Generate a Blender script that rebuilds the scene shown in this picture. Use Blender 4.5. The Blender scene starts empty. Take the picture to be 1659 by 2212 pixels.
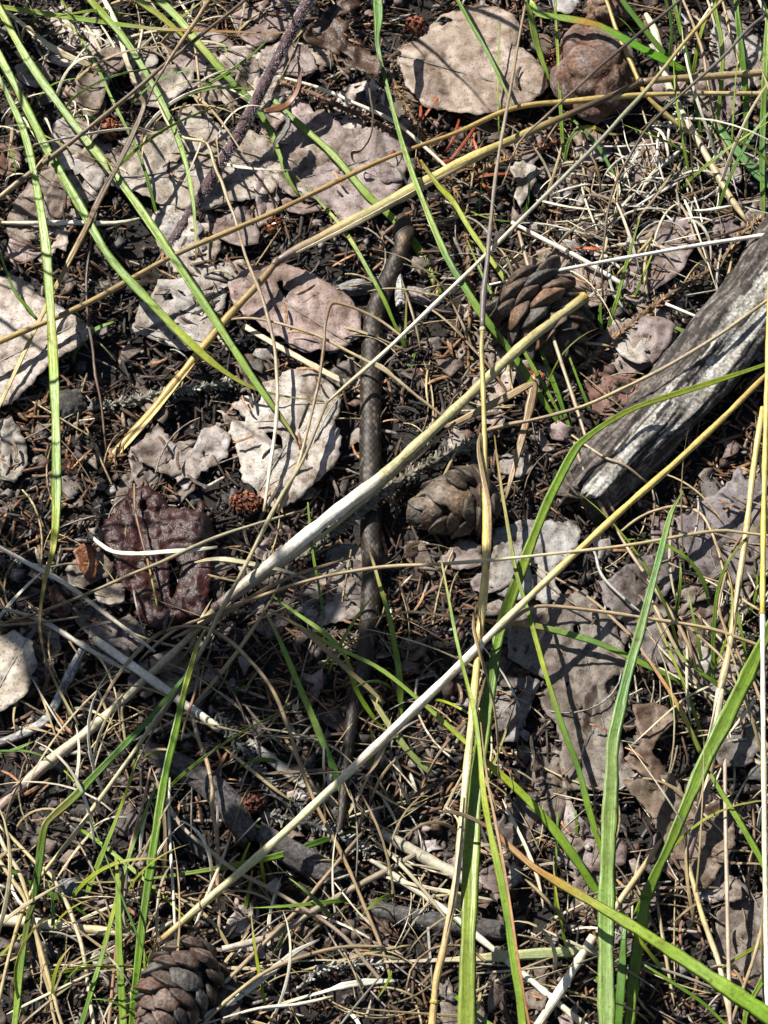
import bpy, math, random
import numpy as np
from mathutils import Vector, noise, geometry

# ------------------------------------------------------------------ camera, sky, sun, exposure
S = bpy.context.scene
COL = S.collection
PW, PH = 1659.0, 2212.0                 # pixel grid in which things were measured
TILT, DIST, FRAME_W = math.radians(30), 0.90, 0.31
cam = bpy.data.cameras.new('Camera'); cam_o = bpy.data.objects.new('Camera', cam); COL.objects.link(cam_o)
cam_o.location = (0, -DIST*math.sin(TILT), DIST*math.cos(TILT)); cam_o.rotation_euler = (TILT, 0, 0)
cam.sensor_fit = 'HORIZONTAL'; cam.sensor_width = 36.0; cam.lens = 36.0*DIST/FRAME_W
cam.clip_start = 0.02; cam.clip_end = 200
S.camera = cam_o
SUN_AZ, SUN_EL = math.radians(-52), math.radians(50)    # azimuth from +y (away from the viewer), negative = to the left
sun_dir = Vector((math.sin(SUN_AZ)*math.cos(SUN_EL), math.cos(SUN_AZ)*math.cos(SUN_EL), math.sin(SUN_EL)))
wd = bpy.data.worlds.new('World'); S.world = wd; wd.use_nodes = True
nt = wd.node_tree; bg = nt.nodes['Background']
sky = nt.nodes.new('ShaderNodeTexSky'); sky.sky_type = 'NISHITA'; sky.sun_disc = False
sky.sun_elevation = SUN_EL; sky.sun_rotation = SUN_AZ
nt.links.new(sky.outputs[0], bg.inputs[0]); bg.inputs[1].default_value = 0.05
sl = bpy.data.lights.new('Sun', 'SUN'); sl.energy = 5.0; sl.angle = math.radians(0.55); sl.color = (1, .955, .88)
so = bpy.data.objects.new('Sun', sl); COL.objects.link(so)
so.rotation_euler = (-sun_dir).to_track_quat('-Z', 'Y').to_euler()
S.view_settings.view_transform = 'Standard'; S.view_settings.look = 'None'; S.view_settings.gamma = 1
S.view_settings.exposure = 1.05
S.render.engine = 'CYCLES'

RND = random.Random(7); NR = np.random.default_rng(7)
MM = 0.001
FWD = Vector((0, math.sin(TILT), -math.cos(TILT))); UP = Vector((0, math.cos(TILT), math.sin(TILT)))
PX = FRAME_W/PW/DIST                     # tangent per pixel
CL = Vector(cam_o.location)
def at(u, v, h=0.0):
    """the point at height h (m) above the ground seen at pixel u, v"""
    d = Vector(((u-PW/2)*PX, 0, 0)) + UP*((PH/2-v)*PX) + FWD
    return CL + d*((h-CL.z)/d.z)
def mpp(p):                              # metres per pixel at a point
    return (p-CL).dot(FWD)*PX
def gz(x, y):                            # ground relief
    return 3.4*MM*noise.noise((x*24, y*24, 0.3)) + 1.6*MM*noise.noise((x*70, y*70, 4.3))

# ------------------------------------------------------------------ tags and linking
def tag(o, label=None, cat=None, group=None, kind=None):
    if label: o['label'] = label
    if cat: o['category'] = cat
    if group: o['group'] = group
    if kind: o['kind'] = kind
    return o
def link(name, me, mat=None, parent=None):
    o = bpy.data.objects.new(name, me); COL.objects.link(o)
    if mat and me and not me.materials: me.materials.append(mat)
    if parent: o.parent = parent; o.matrix_parent_inverse = parent.matrix_basis.inverted()
    return o
def empty(name, loc):
    o = bpy.data.objects.new(name, None); COL.objects.link(o); o.location = loc; o.empty_display_size = .01
    return o
def mesh(name, verts, faces, cols=None, uvs=None, smooth=True):
    """verts (n,3), faces list/array of tris or quads, cols per vertex (n,3), uvs per vertex (n,2)"""
    me = bpy.data.meshes.new(name)
    if isinstance(faces, np.ndarray):
        v = np.asarray(verts, dtype=np.float32); f = faces.astype(np.int32); k = f.shape[1]
        me.vertices.add(len(v)); me.vertices.foreach_set('co', v.ravel())
        me.loops.add(f.size); me.loops.foreach_set('vertex_index', f.ravel())
        me.polygons.add(len(f)); me.polygons.foreach_set('loop_start', np.arange(0, f.size, k, dtype=np.int32))
        me.update(calc_edges=True)
    else:
        me.from_pydata([tuple(p) for p in verts], [], faces); me.update()
    if smooth: me.polygons.foreach_set('use_smooth', np.ones(len(me.polygons), dtype=bool))
    if cols is not None:
        a = me.attributes.new('Col', 'FLOAT_COLOR', 'POINT')
        c = np.ones((len(me.vertices), 4), dtype=np.float32); c[:, :3] = np.asarray(cols)
        a.data.foreach_set('color', c.ravel())
    if uvs is not None:
        l = me.uv_layers.new(name='UVMap')
        idx = np.empty(len(me.loops), dtype=np.int32); me.loops.foreach_get('vertex_index', idx)
        l.data.foreach_set('uv', np.asarray(uvs, dtype=np.float32)[idx].ravel())
    me.validate(); return me

# ------------------------------------------------------------------ materials
def mat(name):
    m = bpy.data.materials.new(name); m.use_nodes = True
    t = m.node_tree; return m, t, t.nodes['Principled BSDF'], t.nodes['Material Output']
def nd(t, kind, **kw):
    n = t.nodes.new('ShaderNode'+kind)
    for k, v in kw.items():
        if k.startswith('i_'):
            key = k[2:]
            n.inputs[int(key) if key.isdigit() else key.replace('_', ' ')].default_value = v
        else: setattr(n, k, v)
    return n
def ramp(t, src, stops):
    r = t.nodes.new('ShaderNodeValToRGB'); e = r.color_ramp.elements
    while len(e) < len(stops): e.new(.5)
    for q, (p, c) in zip(e, stops):
        q.position = p; q.color = (*c, 1) if isinstance(c, tuple) else (c, c, c, 1)
    t.links.new(src, r.inputs[0]); return r
def mul(t, a, b, f=1.0, mode='MULTIPLY'):
    m = nd(t, 'Mix', data_type='RGBA', blend_type=mode); m.inputs[0].default_value = f
    t.links.new(a, m.inputs[6])
    if isinstance(b, tuple): m.inputs[7].default_value = (*b, 1)
    else: t.links.new(b, m.inputs[7])
    return m.outputs[2]
def bump(t, p, h, strength, dist):
    b = nd(t, 'Bump'); b.inputs['Strength'].default_value = strength; b.inputs['Distance'].default_value = dist
    t.links.new(h, b.inputs['Height']); t.links.new(b.outputs[0], p.inputs['Normal']); return b

def strand_mat(name, translucent, rough, spec, streak, tint=(1, 1, 1)):
    m, t, p, o = mat(name)
    a = nd(t, 'Attribute', attribute_name='Col'); uv = nd(t, 'UVMap')
    mp = nd(t, 'Mapping'); mp.inputs['Scale'].default_value = (9, 60, 1); t.links.new(uv.outputs[0], mp.inputs[0])
    oi = nd(t, 'ObjectInfo'); t.links.new(oi.outputs['Random'], mp.inputs['Location'])
    n1 = nd(t, 'TexNoise', i_Scale=1.0, i_Detail=4.0, i_Roughness=.65); t.links.new(mp.outputs[0], n1.inputs['Vector'])
    r1 = ramp(t, n1.outputs[0], [(.3, 1-streak), (.7, 1.0+streak*.3)])
    c = mul(t, a.outputs['Color'], r1.outputs[0]); c = mul(t, c, tint)
    g = nd(t, 'NewGeometry')                                     # specks and wear
    n2 = nd(t, 'TexNoise', i_Scale=900.0, i_Detail=3.0); t.links.new(g.outputs['Position'], n2.inputs['Vector'])
    r2 = ramp(t, n2.outputs[0], [(.26, (.45, .36, .26)), (.38, (1, 1, 1))]); c = mul(t, c, r2.outputs[0], .7)
    n3 = nd(t, 'TexNoise', i_Scale=120.0, i_Detail=2.0); t.links.new(g.outputs['Position'], n3.inputs['Vector'])
    r3 = ramp(t, n3.outputs[0], [(.3, (.80, .79, .74)), (.7, (1.15, 1.13, 1.08))]); c = mul(t, c, r3.outputs[0])
    n5 = nd(t, 'TexNoise', i_Scale=260.0, i_Detail=3.0); t.links.new(g.outputs['Position'], n5.inputs['Vector'])
    c = mul(t, c, ramp(t, n5.outputs[0], [(.27, (.50, .34, .22)), (.35, (1, 1, 1))]).outputs[0], .7)
    t.links.new(c, p.inputs['Base Color']); p.inputs['Roughness'].default_value = rough
    p.inputs['Specular IOR Level'].default_value = spec
    mp2 = nd(t, 'Mapping'); mp2.inputs['Scale'].default_value = (16, 8, 1); t.links.new(uv.outputs[0], mp2.inputs[0])
    n4 = nd(t, 'TexNoise', i_Scale=1.0, i_Detail=2.0); t.links.new(mp2.outputs[0], n4.inputs['Vector'])
    bump(t, p, n4.outputs[0], .6, .0004)
    if translucent:
        tr = nd(t, 'BsdfTranslucent'); t.links.new(c, tr.inputs[0])
        mx = nd(t, 'MixShader'); mx.inputs[0].default_value = translucent
        t.links.new(p.outputs[0], mx.inputs[1]); t.links.new(tr.outputs[0], mx.inputs[2]); t.links.new(mx.outputs[0], o.inputs[0])
    return m
M_GREEN = strand_mat('green blade', .34, .40, .45, .30, (1.08, 1.10, .86))
M_STRAW = strand_mat('dry straw', .10, .42, .5, .34)

def litter_mat(name, rough=.75, bs=.5):
    m, t, p, o = mat(name)
    a = nd(t, 'Attribute', attribute_name='Col'); g = nd(t, 'NewGeometry'); oi = nd(t, 'ObjectInfo')
    n1 = nd(t, 'TexNoise', i_Scale=700.0, i_Detail=3.0); t.links.new(g.outputs['Position'], n1.inputs['Vector'])
    r1 = ramp(t, n1.outputs[0], [(.34, .45), (.66, 1.3)]); c = mul(t, a.outputs['Color'], r1.outputs[0]); r0 = ramp(t, oi.outputs['Random'], [(0, .68), (1, 1.3)]); c = mul(t, c, r0.outputs[0])
    n0 = nd(t, 'TexNoise', i_Scale=170.0, i_Detail=3.0); t.links.new(g.outputs['Position'], n0.inputs['Vector']); c = mul(t, c, ramp(t, n0.outputs[0], [(.36, (.55, .52, .5)), (.62, (1.15, 1.15, 1.15))]).outputs[0])
    n5 = nd(t, 'TexNoise', i_Scale=260.0, i_Detail=3.0); t.links.new(g.outputs['Position'], n5.inputs['Vector'])
    c = mul(t, c, ramp(t, n5.outputs[0], [(.27, (.50, .34, .22)), (.35, (1, 1, 1))]).outputs[0], .7)
    t.links.new(c, p.inputs['Base Color']); p.inputs['Roughness'].default_value = rough
    p.inputs['Specular IOR Level'].default_value = .4
    bump(t, p, n1.outputs[0], bs, .0006); return m
M_LITTER = litter_mat('litter'); M_CONE = litter_mat('cone scale', .62, .7); M_BARK = litter_mat('bark', .85, 1.0)
M_SHINY = litter_mat('glossy husk', .28, .4)

def leaf_mat():
    m, t, p, o = mat('dead leaf')
    oi = nd(t, 'ObjectInfo'); g = nd(t, 'NewGeometry'); a = nd(t, 'Attribute', attribute_name='Col')
    pos = nd(t, 'VectorMath', operation='ADD'); t.links.new(g.outputs['Position'], pos.inputs[0]); t.links.new(oi.outputs['Random'], pos.inputs[1])
    def N(s, d=4.0, r=.6):
        n = nd(t, 'TexNoise', i_Scale=s, i_Detail=d, i_Roughness=r); t.links.new(pos.outputs[0], n.inputs['Vector']); return n.outputs[0]
    big, mid, fin = N(48, 5, .65), N(210, 5, .7), N(1000, 2)
    c = mul(t, oi.outputs['Color'], a.outputs['Color']); c = mul(t, c, (.97, 1.01, 1.04))
    c = mul(t, c, ramp(t, big, [(.32, (.42, .34, .28)), (.44, (.80, .74, .69)), (.56, (1.0, .98, .97)), (.70, (1.28, 1.31, 1.34))]).outputs[0])
    c = mul(t, c, ramp(t, mid, [(.36, (.42, .34, .29)), (.46, (.88, .85, .82)), (.55, (1.02, 1.02, 1.02)), (.66, (1.2, 1.2, 1.2))]).outputs[0])
    c = mul(t, c, ramp(t, fin, [(.335, (.13, .10, .085)), (.395, (1, 1, 1))]).outputs[0], .75)
    v = nd(t, 'TexVoronoi', feature='DISTANCE_TO_EDGE'); v.inputs['Scale'].default_value = 560
    t.links.new(pos.outputs[0], v.inputs['Vector'])
    c = mul(t, c, ramp(t, v.outputs['Distance'], [(.0, (.72, .66, .62)), (.10, (1, 1, 1))]).outputs[0], .28)
    t.links.new(c, p.inputs['Base Color']); p.inputs['Roughness'].default_value = .58
    p.inputs['Specular IOR Level'].default_value = .35
    ad = nd(t, 'Math', operation='ADD'); t.links.new(mid, ad.inputs[0])
    vr = ramp(t, v.outputs['Distance'], [(0, .0), (.15, .18)]); t.links.new(vr.outputs[0], ad.inputs[1])
    bump(t, p, ad.outputs[0], .35, .0006)
    tr = nd(t, 'BsdfTranslucent'); t.links.new(c, tr.inputs[0]); mx = nd(t, 'MixShader'); mx.inputs[0].default_value = .07
    t.links.new(p.outputs[0], mx.inputs[1]); t.links.new(tr.outputs[0], mx.inputs[2]); t.links.new(mx.outputs[0], o.inputs[0])
    return m
M_LEAF = leaf_mat()
def leaf_gloss():
    m = M_LEAF.copy(); m.name = 'glossy dead leaf'
    m.node_tree.nodes['Principled BSDF'].inputs['Roughness'].default_value = .48; b = m.node_tree.nodes['Bump']; b.inputs['Strength'].default_value = .5; b.inputs['Distance'].default_value = .0008; return m
M_LEAFG = leaf_gloss()

def soil_mat():
    m, t, p, o = mat('soil')
    g = nd(t, 'NewGeometry')
    def N(s, d=6.0):
        n = nd(t, 'TexNoise', i_Scale=s, i_Detail=d, i_Roughness=.7); t.links.new(g.outputs['Position'], n.inputs['Vector']); return n.outputs[0]
    c = ramp(t, N(60), [(.3, (.008, .007, .006)), (.55, (.020, .015, .012)), (.75, (.045, .034, .026))]).outputs[0]
    c = mul(t, c, ramp(t, N(700), [(.3, .4), (.7, 1.6)]).outputs[0])
    t.links.new(c, p.inputs['Base Color']); p.inputs['Roughness'].default_value = .92
    bump(t, p, N(320), 1.0, .003); return m
M_SOIL = soil_mat()
def skin_mat():
    m, t, p, o = mat('snake skin')
    a = nd(t, 'Attribute', attribute_name='Col'); g = nd(t, 'NewGeometry')
    n = nd(t, 'TexNoise', i_Scale=2500.0, i_Detail=2.0); t.links.new(g.outputs['Position'], n.inputs['Vector'])
    c = mul(t, a.outputs['Color'], ramp(t, n.outputs[0], [(.3, .75), (.7, 1.15)]).outputs[0])
    t.links.new(c, p.inputs['Base Color']); p.inputs['Roughness'].default_value = .55; p.inputs['Specular IOR Level'].default_value = .28
    return m
M_SKIN = skin_mat()

# ------------------------------------------------------------------ ground
def build_ground():
    ax = np.concatenate([np.array([-4, -1.6, -.8, -.5]), np.linspace(-.36, .36, 150), np.array([.5, .8, 1.6, 4])])
    ay = np.concatenate([np.array([-4, -1.6, -.8, -.55]), np.linspace(-.44, .46, 186), np.array([.6, .8, 1.6, 4])])
    V = [(x, y, gz(x, y) if abs(x) < .6 and abs(y) < .7 else 0) for y in ay for x in ax]
    nx = len(ax); F = [(j*nx+i, j*nx+i+1, (j+1)*nx+i+1, (j+1)*nx+i) for j in range(len(ay)-1) for i in range(nx-1)]
    tag(link('ground', mesh('ground', V, F), M_SOIL), 'dark damp forest soil under the leaf litter', 'ground', kind='structure')
build_ground()

# ------------------------------------------------------------------ strand sweep
def P(s):
    return [tuple(float(q) for q in w.split(',')) for w in s.split()]
def lerp_list(vals, f):                  # sample a short list at fraction f
    if not isinstance(vals, (list, tuple)): return vals
    if len(vals) == 1: return vals[0]
    x = f*(len(vals)-1); i = min(int(x), len(vals)-2); k = x-i
    a, b = vals[i], vals[i+1]
    if isinstance(a, tuple): return tuple(p+(q-p)*k for p, q in zip(a, b))
    return a+(b-a)*k
def catmull(A, n_of):
    """A rows of (x,y,z,w,t); returns smooth rows"""
    A = [np.array(a, dtype=float) for a in A]; out = []
    for i in range(len(A)-1):
        p0 = A[i-1] if i else 2*A[0]-A[1]; p1, p2 = A[i], A[i+1]; p3 = A[i+2] if i+2 < len(A) else 2*A[-1]-A[-2]
        n = n_of(p1, p2)
        for k in range(n):
            t = k/n
            out.append(.5*((2*p1)+(p2-p0)*t+(2*p0-5*p1+4*p2-p3)*t*t+(3*p1-p0-3*p2+p3)*t**3))
    out.append(A[-1]); return np.array(out)
SECT = {
 'blade': [(-1, .12), (-.55, .02), (0, -.13), (.55, .02), (1, .12), (.55, -.08), (0, -.24), (-.55, -.08)],
 'flat':  [(-1, .05), (-.5, .12), (0, .05), (.5, .12), (1, .05), (.5, -.06), (0, -.12), (-.5, -.06)],
 'stalk': [(math.cos(a*math.pi/4), math.sin(a*math.pi/4)) for a in range(8)],
 'sheath': [(-1, .0), (-.75, .55), (-.1, .78), (.45, .62), (.62, .30), (1, .05), (.5, -.6), (-.5, -.6)],
}
def sweep(name, rows, cols, sect='stalk', roll=0.0, twist=0.0, seed=0, thick=1.0):
    """rows: (x,y,z,width,t). cols: list of colour tuples along t"""
    r = np.asarray(rows); n = len(r); prof = SECT[sect]; k = len(prof)
    V, C, U = [], [], []; L = 0
    for i in range(n):
        a = Vector(r[max(i-1, 0), :3]); b = Vector(r[min(i+1, n-1), :3]); c = Vector(r[i, :3]); T = (b-a).normalized()
        view = (CL-c).normalized() if abs(T.dot(Vector((0, -.3, .95)))) > .9 else Vector((0, -.35, .94))
        w = T.cross(view).normalized(); nrm = w.cross(T).normalized()
        f = r[i, 4]; an = roll+twist*f + .12*math.sin(seed*3.1+f*9)
        w2 = w*math.cos(an)+nrm*math.sin(an); n2 = w2.cross(T)
        hw = max(r[i, 3]*.5, 2e-5)*(1+.09*math.sin(seed+f*37)+.05*math.sin(seed*2+f*91))
        col = lerp_list(cols, min(max(f, 0), 1))
        if i: L += (c-Vector(r[i-1, :3])).length
        for q, (x, y) in enumerate(prof):
            V.append(c+w2*(x*hw)+n2*(y*hw*thick)); C.append(col); U.append((q/k, L*10+seed))
    F = [(i*k+q, i*k+(q+1) % k, (i+1)*k+(q+1) % k, (i+1)*k+q) for i in range(n-1) for q in range(k)]
    F += [tuple(range(k-1, -1, -1)), tuple((n-1)*k+q for q in range(k))]
    return mesh(name, V, F, C, U)
def path(pts, widths, h, out='', wig=0.0, seed=0, drop=.05):
    """pixel points -> 3-D rows; h in mm (short list); out: 's','e' = that end leaves the frame and runs on down to the ground"""
    cum = [0]
    for a, b in zip(pts, pts[1:]): cum.append(cum[-1]+math.hypot(b[0]-a[0], b[1]-a[1]))
    fs = [c/cum[-1] for c in cum]; R = []
    for i, ((u, v), f) in enumerate(zip(pts, fs)):
        hh = (h[i] if isinstance(h, list) and len(h) == len(pts) else lerp_list(h, f))*MM
        p = at(u, v, hh); ww = (widths[i] if isinstance(widths, list) and len(widths) == len(pts) else lerp_list(widths, f))
        R.append([p.x, p.y, p.z, ww*mpp(p), f])
    def extend(p, q, f):
        d = np.array(p[:2])-np.array(q[:2]); d /= max(np.linalg.norm(d), 1e-6); rows = []
        z = p[2]; Ld = max(drop, z*1.2)
        for s in (.35, .7, 1.0):
            rows.append([p[0]+d[0]*Ld*s, p[1]+d[1]*Ld*s, z*(1-s*s)+.0005, p[3], f])
        return rows
    if 'e' in out: R += extend(R[-1], R[-2], 1.0)
    if 's' in out: R = extend(R[0], R[1], 0.0)[::-1]+R
    rows = catmull(R, lambda a, b: max(3, min(14, int(np.linalg.norm(a[:3]-b[:3])/.0045))))
    if wig:
        for i in range(1, len(rows)-1):
            rows[i, 0] += wig*MM*noise.noise((rows[i, 4]*7, seed, 1.1)); rows[i, 1] += wig*MM*noise.noise((rows[i, 4]*7, seed, 5.1))
    rows[:, 3] = np.maximum(rows[:, 3], 1e-4); rows[:, 2] = np.maximum(rows[:, 2], .0004)
    return rows

# colours (linear base colours)
GR = (.165, .275, .035); GR2 = (.215, .33, .05); GD = (.09, .19, .025); GB = (.12, .245, .08); GY = (.32, .37, .035); GL = (.28, .38, .10)
ST = (.46, .37, .19); SP = (.66, .59, .42); SW = (.82, .79, .69); SG = (.40, .28, .085); YE = (.58, .45, .13); TN = (.33, .24, .14)
BR = (.16, .095, .045); DB = (.07, .045, .028); DK = (.045, .036, .028); GREY = (.36, .33, .28); PU = (.17, .12, .12); OR = (.42, .20, .075); OL = (.42, .39, .19)
SEED = [0]
def strand_mesh(name, pts, w, h, cols, sect='blade', out='', roll=None, twist=0.0, wig=0.0, thick=1.0):
    SEED[0] += 1; sd = SEED[0]*1.37
    if isinstance(pts, str): pts = P(pts)
    if roll is None: roll = RND.uniform(-.3, .3)
    return sweep(name, path(pts, w, h, out, wig, sd), cols, sect, roll, twist, sd, thick)
def blade(label, pts, w, h, cols, out='', group=None, **k):
    o = link('grass_shoot', strand_mesh('grass_shoot', pts, w, h, cols, k.pop('sect', 'blade'), out, **k), M_GREEN)
    return tag(o, label, 'grass shoot', group)
def straw(label, pts, w, h, cols, out='', group=None, name='dry_straw', cat='straw', **k):
    o = link(name, strand_mesh(name, pts, w, h, cols, k.pop('sect', 'stalk'), out, **k), M_STRAW)
    return tag(o, label, cat, group)
def tuft(label, base, parts, group=None, name='grass_tuft'):
    r = empty(name, at(*base, 0)); bpy.context.view_layer.update()
    for d in parts:
        d = dict(d); dry = d.pop('dry', False)
        link('blade', strand_mesh('blade', **d), M_STRAW if dry else M_GREEN, r)
    return tag(r, label, 'grass tuft', group)
def culm(label, stems, nodes=(), sheaths=(), base=None):
    """a jointed stalk: stem lengths, node rings, sheath leaves"""
    r = empty('grass_stalk', at(*base, 0)); bpy.context.view_layer.update()
    for d in stems: link('stem', strand_mesh('stem', **{'sect': 'stalk', **d}), M_STRAW, r)
    for (u, v, h, w, du, dv, col) in nodes:
        link('node', strand_mesh('node', [(u-du, v-dv), (u-du*.3, v-dv*.3), (u+du*.3, v+dv*.3), (u+du, v+dv)], [w*.8, w*1.12, w*1.12, w*.8], [h]*4, [col], 'stalk'), M_STRAW, r)
    for d in sheaths: link('leaf_sheath', strand_mesh('leaf_sheath', **{'sect': 'flat', **d}), M_STRAW, r)
    return tag(r, label, 'grass stalk')

# ------------------------------------------------------------------ dead leaves
def seg_dist(px, py, poly):
    A = np.array(poly); B = np.roll(A, -1, axis=0); D = B-A
    q = np.stack([px, py], -1)[:, None, :]
    t = np.clip(((q-A)*D).sum(-1)/np.maximum((D*D).sum(-1), 1e-9), 0, 1)
    return np.linalg.norm(q-(A+D*t[..., None]), axis=-1).min(1)
def inside(px, py, poly):
    A = np.array(poly); B = np.roll(A, -1, axis=0); c = np.zeros(len(px), bool)
    for (x1, y1), (x2, y2) in zip(A, B):
        if y1 == y2: continue
        c ^= ((y1 > py) != (y2 > py)) & (px < (x2-x1)*(py-y1)/(y2-y1)+x1)
    return c
def ragged(poly, rng, step=8, amp=2.6):
    out = []
    for (x1, y1), (x2, y2) in zip(poly, poly[1:]+poly[:1]):
        L = math.hypot(x2-x1, y2-y1); n = max(1, int(L/step)); nx, ny = -(y2-y1)/max(L, 1e-6), (x2-x1)/max(L, 1e-6)
        for k in range(n):
            t = k/n; j = rng.uniform(-amp, amp)*(1.9 if rng.random() < .12 else 1) if k else 0
            out.append((x1+(x2-x1)*t+nx*j, y1+(y2-y1)*t+ny*j))
    return out
LEAFN = [0]
def leaf_mesh(name, poly, holes=(), h=6, relief=1.6, curl=2.0, vein=None, tilt=(0, 0), seed=0, grid=7, scale=1.0, amp=2.6, fold=0.0, crinkle=0.0):
    """outline in pixels -> a thin curled sheet with veins; heights in mm"""
    rng = random.Random(seed); sub = ragged(list(poly), rng, amp=amp); hs = [ragged(list(q), rng, 6, 1.2) for q in holes]
    pts = list(sub); edges = [(i, (i+1) % len(sub)) for i in range(len(sub))]
    for q in hs:
        b = len(pts); pts += q; edges += [(b+i, b+(i+1) % len(q)) for i in range(len(q))]
    xs = [p[0] for p in sub]; ys = [p[1] for p in sub]
    gx, gy = np.meshgrid(np.arange(min(xs), max(xs), grid), np.arange(min(ys), max(ys), grid))
    gx = gx.ravel()+NR.uniform(-3, 3, gx.size); gy = gy.ravel()+NR.uniform(-3, 3, gy.size)
    ok = inside(gx, gy, sub) & (seg_dist(gx, gy, sub) > 5)
    for q in hs: ok &= ~inside(gx, gy, q) & (seg_dist(gx, gy, q) > 4)
    pts += list(zip(gx[ok], gy[ok]))
    V, E, F = geometry.delaunay_2d_cdt([Vector(p) for p in pts], edges, [], 0, 1e-4)[:3]
    vx = np.array([v.x for v in V]); vy = np.array([v.y for v in V])
    fc = np.array([[f[0], f[1], f[2]] for f in F]); cx = vx[fc].mean(1); cy = vy[fc].mean(1)
    keep = inside(cx, cy, sub)
    for q in hs: keep &= ~inside(cx, cy, q)
    fc = fc[keep]
    used = np.unique(fc); rm = -np.ones(len(vx), int); rm[used] = np.arange(len(used)); fc = rm[fc]; vx, vy = vx[used], vy[used]
    de = seg_dist(vx, vy, sub)
    mx, my = vx.mean(), vy.mean(); sx = vx.std()+1; sy = vy.std()+1
    relief *= .55; curl *= .65
    z = np.full(len(vx), float(h)); vn = np.zeros(len(vx))
    z += tilt[0]*(vx-mx)/sx + tilt[1]*(vy-my)/sy
    z += relief*np.array([1.4*noise.noise((x/62+seed, y/62, seed*.7))+1.0*noise.noise((x/24, y/24+seed, 2.2))+.45*noise.noise((x/11, y/11, 7.7+seed)) for x, y in zip(vx, vy)])
    z += curl*np.clip(1-de/34, 0, 1)**2*np.array([.6+1.3*noise.noise((x/70, y/70+seed, 9.9)) for x, y in zip(vx, vy)])
    if not vein:
        w_, E_ = np.linalg.eigh(np.cov(np.stack([vx, vy]))); e_ = E_[:, 1]*math.sqrt(w_[1])*1.6; vein = ((mx-e_[0], my-e_[1]), (mx+e_[0], my+e_[1]))
    if vein:
        (ax, ay), (bx, by) = vein; d = np.array([bx-ax, by-ay]); L = np.linalg.norm(d); d = d/L; s = (vx-ax)*d[0]+(vy-ay)*d[1]; c = -(vx-ax)*d[1]+(vy-ay)*d[0]
        z += fold*np.abs(c)/40
        ph = (s-np.abs(c)*.85)/38; dist = np.abs(ph-np.round(ph))*38*.76
        side = np.exp(-(dist/3.4)**2)*np.clip(1.2-np.abs(c)/150, 0, 1); mid = np.exp(-(c/4.5)**2); ph2 = (s+np.abs(c)*1.1)/11; side2 = np.exp(-((np.abs(ph2-np.round(ph2))*11)/2.4)**2)*.5
        vn = np.maximum(np.maximum(side*.7, mid), side2*.35); z -= .45*side+.8*mid+.10*side2
    if crinkle: z += crinkle*np.array([abs(noise.noise((x/26+seed, y/60, 1.5)))-abs(noise.noise((x/70, y/24+seed, 8.5)))+.35*abs(noise.noise((x/9, y/9, seed))) for x, y in zip(vx, vy)])
    z = np.maximum(z, 1.2)
    top = [at(x, y, q*MM) for x, y, q in zip(vx, vy, z)]
    th = .00035; n = len(top)
    bot = [p-Vector((0, 0, th)) for p in top]
    cnt = {}
    for f in fc:
        for a, b in ((f[0], f[1]), (f[1], f[2]), (f[2], f[0])): cnt[(a, b)] = 1
    faces = []
    p0, p1, p2 = (top[i] for i in fc[0]); up = (p1-p0).cross(p2-p0).z > 0
    for f in fc:
        a = tuple(int(q) for q in (f if up else f[::-1])); faces += [a, (a[2]+n, a[1]+n, a[0]+n)]
    for (a, b) in cnt:
        if (b, a) not in cnt:
            a, b = int(a), int(b); faces.append((b, a, a+n, b+n) if up else (a, b, b+n, a+n))
    shade = 1-.42*vn; C = np.stack([shade, shade*.96, shade*.92], -1); C = np.concatenate([C, C*.9])
    return mesh(name, top+bot, faces, C)
LEAF_POLYS = []
def leaf(label, poly, col, group=None, mat_=None, stem=None, name='dead_leaf', cat='leaf', **k):
    LEAFN[0] += 1; k.setdefault('seed', LEAFN[0]*3+1)
    if isinstance(poly, str): poly = P(poly)
    o = link(name, leaf_mesh(name, poly, **k), mat_ or M_LEAF); o.color = (*[c*.80 for c in col], 1); LEAF_POLYS.append((poly, k.get('h', 6)))
    if k.get('vein'):
        (ax, ay), (bx, by) = k['vein']; n = 7
        hh = k.get('h', 6)
        pts = [(ax+(bx-ax)*i/(n-1), ay+(by-ay)*i/(n-1)) for i in range(n)]
        dg = bpy.data.meshes  # the midrib follows the sheet
        zs = []
        vs = np.array([v.co[:] for v in o.data.vertices])[:len(o.data.vertices)//2]
        for (u, v) in pts:
            p = at(u, v, hh*MM); d = (vs[:, 0]-p.x)**2+(vs[:, 1]-p.y)**2; zs.append(vs[d.argmin(), 2]/MM+.1)
        rib = link('midrib', strand_mesh('midrib', pts, [5, 4.5, 4, 3.4, 2.8, 2.2, 1.4], zs, [tuple(c*.55 for c in col)], 'stalk', roll=0), M_STRAW, o)
    return tag(o, label, cat, group)
def Z(s, k, ox, oy):                     # points read off an enlarged view
    return [(ox+x*k, oy+y*k) for x, y in P(s)]
def TA(s): return Z(s, .5, 0, 0)
def TB(s): return Z(s, .5, 829.5, 0)
def TC(s): return Z(s, .5, 0, 553)
def TD(s): return Z(s, .5, 829.5, 553)
def TE(s): return Z(s, .5, 0, 1106)
def TF(s): return Z(s, .5, 829.5, 1106)
def TG(s): return Z(s, .5, 0, 1659)
def TH(s): return Z(s, .5, 829.5, 1659)
Z5 = lambda s: Z(s, .3882, 1014.9, 1069.8)
ZR = lambda s: Z(s, .215, 192, 1014.9)

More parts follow.
